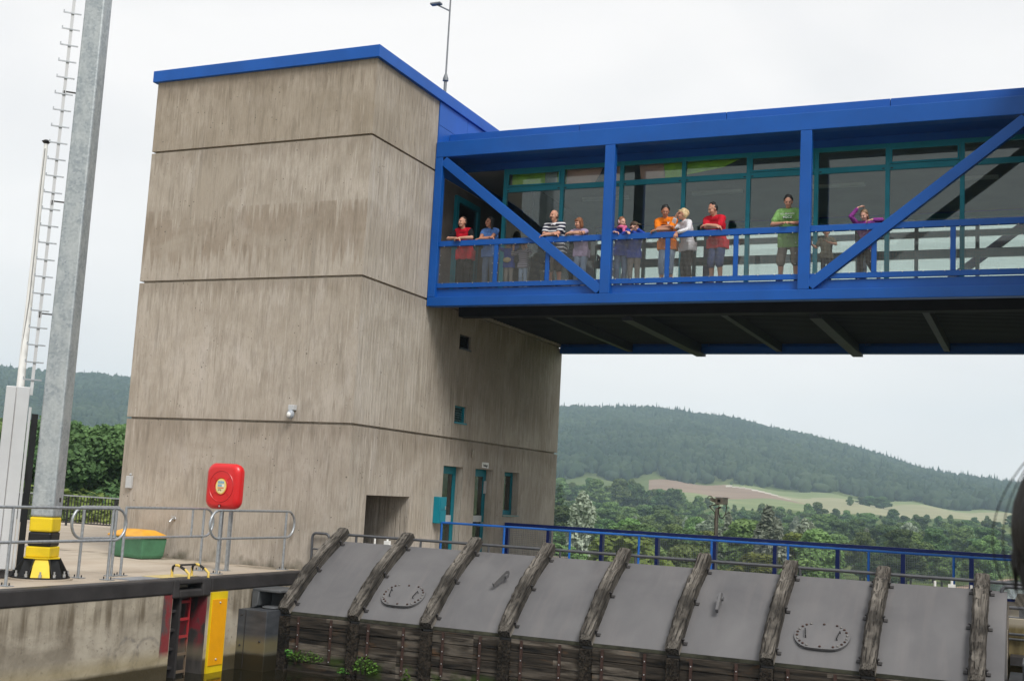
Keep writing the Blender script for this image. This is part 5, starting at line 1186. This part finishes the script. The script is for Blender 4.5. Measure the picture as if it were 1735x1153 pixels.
def oprint(root, d):
    m = MB(); c = d['pel']+d['uu']*.34*d['s']+Vector((0, -.135, 0)); m.ell(c+Vector((-.03, -.0, 0)), (.09, .02, .035)); child(m.mesh('print', cloth('dark_print_cloth', (.06, .02, .02)), 60), 'print', root)
    m = MB(); c = c+Vector((.08, -.01, .06)); m.add([c+Vector((-.03, 0, .03)), c+Vector((0, 0, .01)), c+Vector((.03, 0, .035)), c+Vector((.01, 0, -.03)), c+Vector((-.015, 0, -.03))], [(0,1,2,3,4)]); child(m.mesh('emblem', WHC), 'emblem', root)
person(-7.38, 24.32, 1.84, 'man in an orange T-shirt leaning over the rail and looking down', lean=.40, hyaw=.40, hpitch=.42, wl=(.16, -.34, 1.26), wr=(-.12, -.37, 1.18), skin=SKIN_T, shirt=ORC, sleeve=.85, legs=LDENIM, leglen=.72, shoes=SHOE_D, hair='short', hmat=H_BLACK, extra=oprint, belly=.02)
person(-6.95, 24.34, 1.74, 'blonde woman in a white blouse with her hand at her nose', lean=.22, turn=-.7, hyaw=-.55, hpitch=.05, wl=(-.17, -.30, 1.47), wr=(-.10, -.43, 1.09), pl=(-.7, -.4, -1), pr=(1, .1, .1), fl=(.4, .2, .8), fr=(-.3, -.3, -1), nl=(1, 0, 0), nr=(0, 1, 0), skin=SKIN, shirt=WHC, sleeve=1.8, legs=DARKC, shoes=SHOE_D, hair='bun', hmat=H_BLOND, fem=True)
person(-6.30, 24.34, 1.84, 'dark haired man in a red T-shirt and blue shorts leaning with folded arms', lean=.38, turn=-.25, hyaw=-.55, hpitch=.40, wl=(.10, -.36, 1.19), wr=(-.12, -.36, 1.25), skin=SKIN, shirt=REDC, sleeve=.85, legs=NAVYS, leglen=.55, shoes=SHOE_D, hair='balding', hmat=H_BLACK, belly=.05)
def gprint(root, d):
    ax = d['uu']; c = d['pel']+ax*.36*d['s']+Vector((0, -.150, 0)); tilt = math.pi/2-math.asin(ax.y) if False else R(90)-.10
    texto('F.S. BRAGOS', .052, WHC, 'print', root, c+Vector((0, 0, .05)), (tilt, 0, 0), .002); texto('4GCZ', .075, WHC, 'print', root, c+Vector((0, .0, -.02)), (tilt, 0, 0), .002)
    m = MB(); m.ell(c+Vector((0, .012, -.02)), (.11, .012, .05)); child(m.mesh('print_patch', cloth('dark_green_print', (.09, .24, .07)), 60), 'print_patch', root)
person(-4.76, 24.30, 1.90, 'young man in a pale green printed T-shirt and cargo shorts', lean=.20, hyaw=.12, hpitch=.38, wl=(-.07, -.33, 1.21), wr=(.09, -.33, 1.21), pl=(-1, .3, -.5), pr=(1, .3, -.5), fl=(.8, -.5, .1), fr=(-.8, -.5, .1), skin=SKIN, shirt=GRC, sleeve=.7, legs=CARGO, leglen=.58, shoes=SHOE_D, hair='short', hmat=H_BLACK, stance=.15, extra=gprint, hem=-.14)
person(-4.0, 24.36, 1.16, 'boy in an olive T-shirt standing below the rail with raised hands', lean=.02, hyaw=.1, hpitch=.15, wl=(-.27, -.16, .79), wr=(.06, -.20, .82), pl=(-.6, .2, -1), pr=(1, 0, -.6), fl=(-.2, -.2, 1), fr=(-.6, -.2, .5), shirt=OLIVE, sleeve=.7, legs=BLKC, shoes=SHOE_D, hair='short', hmat=H_BROWN, kid=True)
def bvest(root, d):
    m = MB()
    for sd in (-1, 1): m.cone(d['pel']+Vector((sd*.07, .01, .0)), .125, d['pel']+d['uu']*.40*d['s']+Vector((sd*.11, .02, 0)), .085)
    child(remesh(m, 'vest', BLKC, .012, 2), 'vest', root)
person(-3.24, 24.32, 1.52, 'girl in a purple top with one hand on her head, elbow on the rail', lean=.36, hyaw=-.35, hpitch=.42, wl=(-.10, -.25, 1.49), wr=(.18, -.36, 1.20), pl=(-1, -.6, -.6), pr=(1, -.2, .2), fl=(.7, .3, .4), nl=(.4, .2, -1), skin=SKIN_P, shirt=PURP, sleeve=1.8, legs=DARKC, shoes=SHOE_W, hair='tail', hmat=H_LB, fem=True, extra=bvest, knee={1: ((.10, -.03, .50), (.20, .30, .30), (.1, -.02, -.15))})

# woman close to the camera at the right edge
def near_hair(root, d):
    hp = d['hp']; hs = d['hs']; rgn_ = random.Random(12); m = MB()
    m.ell(hp(0, .022, .04), tuple(q*hs for q in (.090, .108, .10)), d['HR'], 24, 16); m.ell(hp(0, .0, .034), tuple(q*hs for q in (.094, .122, .112)), d['HR'], 24, 16); m.ell(hp(0, .06, -.06), tuple(q*hs for q in (.09, .07, .15)), d['HR'], 24, 16)
    for sd in (-1, 1): m.cone(hp(sd*.08, -.055, .05), .036*hs, hp(sd*.085, -.02, -.08), .03*hs)
    o = child(remesh(m, 'hair', H_BLACK, .006, 2), 'hair', root)
    m = MB()
    for i in range(700):
        a = rgn_.uniform(-1.0, 1.0)*math.pi; k = rgn_.uniform(0, 1)
        fx, fy = math.sin(a), -math.cos(a); front = max(0, -fy); drop = rgn_.uniform(.02, .075) if front > .75 else rgn_.uniform(.06, .20) if front > .2 else rgn_.uniform(.2, .3)
        b = 1.04+.12*k; P = [hp(fx*.02, .01+fy*.02, .142), hp(fx*.06*b, .02+fy*.075*b, .115), hp(fx*.092*b, .02+fy*.105*b, .05), hp(fx*.10*b+rgn_.uniform(-.006, .006), .02+fy*(.108+.014*front)*b, .05-drop*.5), hp(fx*.098*b+rgn_.uniform(-.012, .012), .02+fy*(.105+.012*front)*b+rgn_.uniform(-.01, .01), .05-drop)]
        m.tube(P, [.004, .006, .006, .0045, .001], 5, cap=False)
    for i in range(4):
        y0 = -rgn_.uniform(.124, .136); sx = rgn_.uniform(-.04, .04); z1 = rgn_.uniform(-.09, -.04)
        A, B_, C_ = Vector((sx*.5, -.07, .13)), Vector((sx, 2*y0+.09, .05)), Vector((sx*.8, -.105, z1)); m.tube([hp(*(A*(1-t)**2+B_*2*t*(1-t)+C_*t*t)) for t in np.linspace(0, 1, 15)], [.0007]*14+[.0003], 4, cap=False)
    child(m.mesh('hair_strands', H_BLACK, 60), 'hair_strands', o)
person(.166, 1.33, 1.89, 'black haired woman close to the camera at the right edge of the picture', lean=.04, turn=-1.35, hyaw=.0, hpitch=.22, z=-1.75, wl=(-.22, 0, .85), wr=(.22, 0, .85), pl=(-.3, 1, 0), pr=(.3, 1, 0), fl=(0, 0, -1), fr=(0, 0, -1), nl=(1, 0, 0), nr=(-1, 0, 0), skin=SKIN_P, shirt=DARKC, sleeve=1.8, legs=DENIM, shoes=SHOE_D, hair='none', hmat=H_BLACK, fem=True, extra=near_hair, voxel=.005)

# ------------------------------------------------------------------ trees
def np_mesh(name, V, F, mat, tint, smooth=False):
    """V (n,3), F (m,k) arrays"""
    me = bpy.data.meshes.new(name); n, (mf, k) = len(V), F.shape
    me.vertices.add(n); me.vertices.foreach_set('co', V.astype(np.float32).ravel())
    me.loops.add(mf*k); me.loops.foreach_set('vertex_index', F.astype(np.int32).ravel())
    me.polygons.add(mf); me.polygons.foreach_set('loop_start', np.arange(0, mf*k, k, dtype=np.int32)); me.polygons.foreach_set('loop_total', np.full(mf, k, np.int32))
    me.materials.append(mat); at = me.attributes.new('tint', 'FLOAT', 'POINT'); at.data.foreach_set('value', tint.astype(np.float32))
    if smooth: me.polygons.foreach_set('use_smooth', np.ones(mf, bool))
    me.update(calc_edges=True); me.validate(); return me
def leaf_cloud(rg, lobes, per, size, stretch=1.0):
    """lobes: list of (centre, radii); leaf sized quads spread through each lobe, more of them near its skin"""
    C = []; Nn = []; T = []
    for c, r in lobes:
        n = int(per*(r[0]*r[1]*r[2])**(2/3)); d = rg.normal(size=(n, 3)); d /= np.linalg.norm(d, axis=1)[:, None]
        rad = rg.uniform(.45, 1.06, n)**.6; C.append(np.array(c) + d*np.array(r)*rad[:, None]); Nn.append(d); T.append(np.clip(rg.normal(rg.uniform(.25, .75), .22, n), 0, 1))
    C = np.concatenate(C); Nn = np.concatenate(Nn); T = np.concatenate(T); n = len(C)
    Nn = Nn + rg.normal(size=(n, 3))*.75; Nn[:, 2] += .35; Nn /= np.linalg.norm(Nn, axis=1)[:, None]
    a = np.cross(Nn, rg.normal(size=(n, 3))); a /= np.linalg.norm(a, axis=1)[:, None]; b = np.cross(Nn, a)
    s = size*rg.uniform(.6, 1.35, n)[:, None]
    V = np.stack([C-a*s*.55*stretch, C-b*s*.42+Nn*s*.1, C+a*s*.55*stretch, C+b*s*.42-Nn*s*.08], 1).reshape(-1, 3)
    return V, np.arange(4*n).reshape(n, 4), np.repeat(T, 4)
def make_lobes(rg, H, W, base, shape):
    out = []
    if shape == 'round':
        for _ in range(34):
            z = rg.uniform(base+.06*H, H*.97); t = (z-base)/(H-base); prof = math.sin(math.pi*min(1, .12+.88*t)**.8)**.7 if t < 1 else .2
            a = rg.uniform(0, 6.28); q = W*prof*rg.uniform(.35, .95); r = rg.uniform(.20, .36)*W
            out.append(((q*math.cos(a), q*math.sin(a), min(z, H-r*.7)), (r*rg.uniform(.85, 1.2), r*rg.uniform(.85, 1.2), r*rg.uniform(.7, 1.0))))
        out.append(((0, 0, base+(H-base)*.5), (W*.55, W*.55, (H-base)*.38)))
    elif shape == 'willow':
        for _ in range(40):
            a = rg.uniform(0, 6.28); t = rg.uniform(0, 1); q = W*rg.uniform(.1, .95)*(1-.75*t**1.5); r = rg.uniform(.13, .24)*W
            out.append(((q*math.cos(a), q*math.sin(a), base+(H-base)*(.1+.86*t)), (r*.8, r*.8, r*rg.uniform(1.3, 2.1))))
        out.append(((0, 0, base+(H-base)*.4), (W*.5, W*.5, (H-base)*.36)))
    elif shape == 'cone':
        for k in range(26):
            t = k/26; a = k*2.4; q = W*(1-t)*.5; r = W*(.45*(1-t)+.12)
            out.append(((q*math.cos(a), q*math.sin(a), base+(H-base)*t), (r, r, r*.6)))
    elif shape == 'bush':
        for _ in range(16):
            a = rg.uniform(0, 6.28); q = W*rg.uniform(0, .75); r = rg.uniform(.25, .42)*W
            out.append(((q*math.cos(a), q*math.sin(a), rg.uniform(.15, .75)*H), (r, r, min(r, H*.35))))
    return out
PROTO = {}
def proto(key, shape, H, W, base, per, size, mat, seed, stretch=1.0):
    rg = np.random.default_rng(seed); V, F, T = leaf_cloud(rg, make_lobes(rg, H, W, base, shape), per, size, stretch); V[:, 2] = np.maximum(V[:, 2], .02)
    crown = np_mesh('crown', V, F, mat, T); m = MB(); r0 = random.Random(seed)
    m.tube([(0, 0, -1), (.05*W, 0, base*.6), (0, .05*W, base+(H-base)*.3), (0, 0, H*.8)], [.028*H, .022*H, .016*H, .004*H], 8)
    for k in range(5):
        a = r0.uniform(0, 6.28); z = base*.6+(H-base)*r0.uniform(.05, .4); m.tube([(0, 0, z), (W*.35*math.cos(a), W*.35*math.sin(a), z+.1*H), (W*.7*math.cos(a), W*.7*math.sin(a), z+.25*H)], [.011*H, .008*H, .003*H], 6)
    PROTO[key] = (crown, m.mesh('trunk', BARK, 50), H)
for i in range(3): proto('mid%d' % i, 'round', 12, 3.3+.3*i, 1.8, 520, .40, LEAF_M, 20+i)
for i in range(2): proto('dark%d' % i, 'round', 12, 3.6, 1.5, 520, .40, LEAF_D, 30+i)
for i in range(2): proto('yel%d' % i, 'round', 12, 3.2, 1.4, 520, .38, LEAF_Y, 40+i)
for i in range(2): proto('wil%d' % i, 'willow', 12, 3.0, 1.2, 620, .34, LEAF_S, 50+i, 1.5)
for i in range(3): proto('near%d' % i, 'round', 12, 4.0, 1.0, 1500, .20, (LEAF_D, LEAF_M, LEAF_D)[i], 110+i)
proto('con', 'cone', 12, 1.9, .6, 420, .4, LEAF_D, 60)
for i in range(2): proto('far%d' % i, 'round', 12, 4.2, .6, 150, .85, LEAF_D, 70+i)
for i in range(2): proto('farm%d' % i, 'round', 12, 4.4, .6, 150, .85, LEAF_M, 80+i)
proto('bush0', 'bush', 3, 2.4, .2, 1500, .13, LEAF_M, 90); proto('bush1', 'bush', 3, 2.4, .2, 1500, .13, LEAF_Y, 91)
def tree(key, az, r, top_el=None, h=None, label='', cat='tree', group=None, name='tree', wscale=1.0, zb=None):
    x, y = r*math.sin(R(az)), r*math.cos(R(az)); z = ground_at(x, y) if zb is None else zb
    if h is None: h = top_el*r - z
    c, t, H = PROTO[key]; s = h/H
    o = empty(name, (x, y, z), label, cat, group, random.uniform(0, 6.28)); o.scale = (s*wscale, s*wscale, s)
    for nm, me in (('crown', c), ('trunk', t)):
        p = bpy.data.objects.new(nm, me); COL.objects.link(p); p.parent = o
    return o
rg = random.Random(99)
# trees that stand out
tree('wil0', -20.5, 118, .0035, label='silver leaved willow close to the right edge of the tower', name='willow_tree', group='silver willows', wscale=.92)
tree('wil1', -11.6, 150, .0, label='large silver willow right of the lamp mast, above the navy fence', name='willow_tree', group='silver willows', wscale=1.35)
tree('wil0', -10.0, 158, -.008, label='silver willow behind the fence, right beside the largest willow', name='willow_tree', group='silver willows', wscale=1.2)
tree('wil1', -13.4, 168, -.006, label='pale grey green willow just left of the lamp mast', name='willow_tree', group='silver willows', wscale=1.0)
tree('con', -21.5, 300, .012, label='dark pointed tree right against the tower edge', name='pointed_tree', wscale=1.6)
G1 = 'leafy trees behind the fence'; G2 = 'distant trees at the fields'; G3 = 'dark trees left of the tower'
L_M = 'mid green round crowned tree in the wood behind the navy fence'; L_Y = 'light yellow green tree in the wood behind the navy fence'; L_D = 'dark green tree in the wood behind the navy fence'; L_W = 'slim pale willow scattered in the wood behind the navy fence'
kinds = [('mid', 3, L_M), ('dark', 2, L_D), ('yel', 2, L_Y), ('mid', 3, L_M), ('dark', 2, L_D), ('wil', 2, L_W)]
def rowtrees(a0, a1, step, r0, r1, e0, e1, pool, seed):
    q = random.Random(seed); a = a0
    while a < a1:
        k, n, lb = kinds[q.choice(pool)]; tree('%s%d' % (k, q.randrange(n)), a+q.uniform(-.4, .4)*step, q.uniform(r0, r1), q.uniform(e0, e1), label=lb, group=G1, wscale=q.uniform(1.0, 1.45)*(1.35 if r0 > 300 else 1.15)); a += step*q.uniform(.75, 1.2)
rowtrees(-23, -8.5, 2.3, 92, 118, -.046, -.024, [0, 2, 3, 2], 1)
rowtrees(-23, -8.0, 1.6, 140, 175, -.030, -.010, [0, 1, 2, 3, 4], 2)
rowtrees(-23, -1.5, 1.0, 215, 300, -.022, -.006, [0, 1, 3, 4, 5], 3)
rowtrees(-7.5, -3.4, .9, 250, 285, -.034, -.022, [0, 1, 2, 3], 8)
rowtrees(-23, .6, .62, 330, 400, -.016, -.004, [0, 1, 3, 4, 5], 4)
rowtrees(-23, .6, .55, 420, 500, -.011, -.001, [0, 1, 3, 4, 1], 9)
rowtrees(-23, .6, .55, 510, 560, -.007, .001, [0, 1, 3, 4, 1], 10)
q = random.Random(6)
for k in range(24):
    a = -22.3+.28*k; tree(('far0', 'farm1', 'far1', 'farm0')[k % 4], a, q.uniform(600, 680), q.uniform(.009, .0185) if k > 2 else .012, label='tall dark tree in the far clump left of the brown field', group=G2, wscale=q.uniform(.95, 1.4))
for k in range(16):
    a = -15.8+.42*k; tree('farm%d' % (k % 2), a, q.uniform(560, 650), q.uniform(-.002, .0075), label='hazy round tree in the row below the brown field', group=G2, wscale=q.uniform(.9, 1.5))
for k in range(17):
    a = -8.7+.5*k; tree(('far0', 'farm1', 'far1')[k % 3], a, q.uniform(590, 650), q.uniform(-.001, .0055), label='hazy tree in the hedge row below the pale field on the right', group=G2, wscale=q.uniform(1.0, 1.6))
tree('farm0', -13.45, 985, .0205, label='single small tree beside the farm track at the wood edge', name='tree', wscale=1.1)
tree('farm1', -8.05, 800, .0135, label='single round tree standing alone in the pale field', name='tree', wscale=1.2)
for k in range(4): tree('far%d' % (k % 2), -7.5+.3*k, 850, .0135+.001*(k % 2), label='low bush in the short hedge inside the pale field', cat='bush', name='bush', group='hedge bushes in the field', wscale=2.2)
# left of the tower
for az, r, e, k in ((-41.6, 62, .029, 'near1'), (-43.2, 60, .034, 'near0'), (-44.9, 66, .040, 'near2'), (-46.3, 72, .020, 'near0'), (-48.2, 66, .030, 'near2'), (-42.4, 82, .036, 'mid0'), (-47.4, 95, .034, 'mid2')):
    tree(k, az, r, e, label='big dark leafy tree behind the bar fence left of the tower', group=G3, name='tree', wscale=1.12, zb=-9)
for az, r, e, k in ((-47.3, 50, -.004, 'bush1'), (-44.8, 48, -.022, 'bush1'), (-43.4, 47, -.026, 'bush0'), (-42.1, 48, -.022, 'bush1'), (-46.1, 49, -.018, 'bush0'), (-48.6, 48, -.01, 'bush0')):
    tree(k, az, r, e, label='bright green bush right behind the black bar fence', cat='bush', group='bushes behind the bar fence', name='bush', wscale=1.5, zb=-4.5)
m = MB(); m.box(-60, -18, 34.01, 60, -14.5, -4.4); m.build('bank', GRASS, kind='structure')
# undergrowth between the trees: nobody could count it
rgn = np.random.default_rng(5); lob = []
for _ in range(520):
    a = R(rgn.uniform(-24, .5)); r = rgn.uniform(95, 420)
    if math.degrees(a) > -8.6 and r < 285: continue
    lob.append(((r*math.sin(a), r*math.cos(a), ZG+rgn.uniform(.3, 2.4)), (rgn.uniform(2, 4.5), rgn.uniform(2, 4.5), rgn.uniform(1, 2.4))))
V, F, T = leaf_cloud(rgn, lob, 42, .62); o = bpy.data.objects.new('undergrowth', np_mesh('undergrowth', V, F, LEAF_M, T)); COL.objects.link(o); tag(o, 'leafy undergrowth between the riverside trees', 'undergrowth', kind='stuff')
# forest on the hills
def forest():
    rg = np.random.default_rng(17)
    bm = bmesh.new(); bmesh.ops.create_icosphere(bm, subdivisions=2, radius=1); bv = np.array([v.co[:] for v in bm.verts]); bf = np.array([[v.index for v in f.verts] for f in bm.faces]); bm.free()
    cv = np.array([[0, 0, 1.25]] + [[.34*math.cos(a), .34*math.sin(a), .35] for a in np.linspace(0, 6.283, 7)[:-1]] + [[.52*math.cos(a), .52*math.sin(a), -.5] for a in np.linspace(.4, 6.683, 7)[:-1]])
    cf = np.array([[0, 1+i, 1+(i+1) % 6] for i in range(6)] + [[1+i, 7+i, 1+(i+1) % 6] for i in range(6)] + [[1+(i+1) % 6, 7+i, 7+(i+1) % 6] for i in range(6)])
    VV = []; FF = []; TT = []; off = 0
    for a0, a1, r0, r1, sp in ((-23.2, 1.2, 985, 1790, 7.2), (-49.5, -40.8, 460, 1790, 8.6)):
        r = r0
        while r < r1:
            n = int(math.radians(a1-a0)*r/sp)
            az = a0 + (np.arange(n)+rg.uniform(-.45, .45, n))/n*(a1-a0); rr_ = r + rg.uniform(-.5, .5, n)*sp
            if a0 > -30:
                edge = 1003 + 14*np.sin(az*2.1) + 9*np.sin(az*7) - np.clip(az+9, 0, 9)*np.clip(az+9, 0, 9)*1.2*(az < -3) - 12*(az >= -3); ok = rr_ > edge; az, rr_ = az[ok], rr_[ok]
            z = terrain_z(az, rr_); x, y = rr_*np.sin(np.radians(az)), rr_*np.cos(np.radians(az))
            for i in range(len(az)):
                con = rg.random() < ((.3 if rr_[i] > 1520 else .14)*(1.6 if math.sin(x[i]*.013+y[i]*.017) > .2 else .35)); s = min(7.5, 2.3+rg.gamma(2.2, .95)); pt = .5+.28*math.sin(x[i]*.021+1.3*math.sin(y[i]*.012))+.22*math.sin(y[i]*.027-x[i]*.009+2*math.sin(x[i]*.006)); hh = rg.uniform(3.8, 6.6)*(rg.uniform(.8, 1.25) if con else 1)
                if con: v = cv*np.array([s*1.0, s*1.0, hh*1.25]); f = cf
                else: v = bv*(1+rg.normal(0, .17, (len(bv), 1)))*np.array([s, s*rg.uniform(.85, 1.2), hh]); f = bf
                VV.append(v + np.array([x[i], y[i], z[i]+hh*.85])); FF.append(f+off); off += len(v)
                TT.append(np.full(len(v), rg.uniform(0, .2) if con else np.clip(.15+.55*pt+rg.normal(0, .22), 0, 1)))
            r += sp*.95
    V = np.concatenate(VV); F = np.concatenate(FF); T = np.concatenate(TT)
    o = bpy.data.objects.new('forest', np_mesh('forest', V, F, HILLM, T)); COL.objects.link(o); tag(o, 'mixed forest covering the hazy hills', 'forest', kind='stuff')
forest()

# ------------------------------------------------------------------ haze
def haze():
    m = MB(); m.box(-1950, 1950, -1950, 1950, -17, 165); M = bpy.data.materials.new('haze_air'); M.use_nodes = True; t = M.node_tree; t.nodes.clear()
    o = t.nodes.new('ShaderNodeOutputMaterial'); v = t.nodes.new('ShaderNodeVolumePrincipled'); v.inputs['Color'].default_value = (.64, .83, 1, 1); v.inputs['Density'].default_value = .00029; v.inputs['Anisotropy'].default_value = .2
    t.links.new(v.outputs[0], o.inputs['Volume']); m.build('haze', M, kind='stuff', label='thin haze in the air over the valley', cat='haze')
haze()
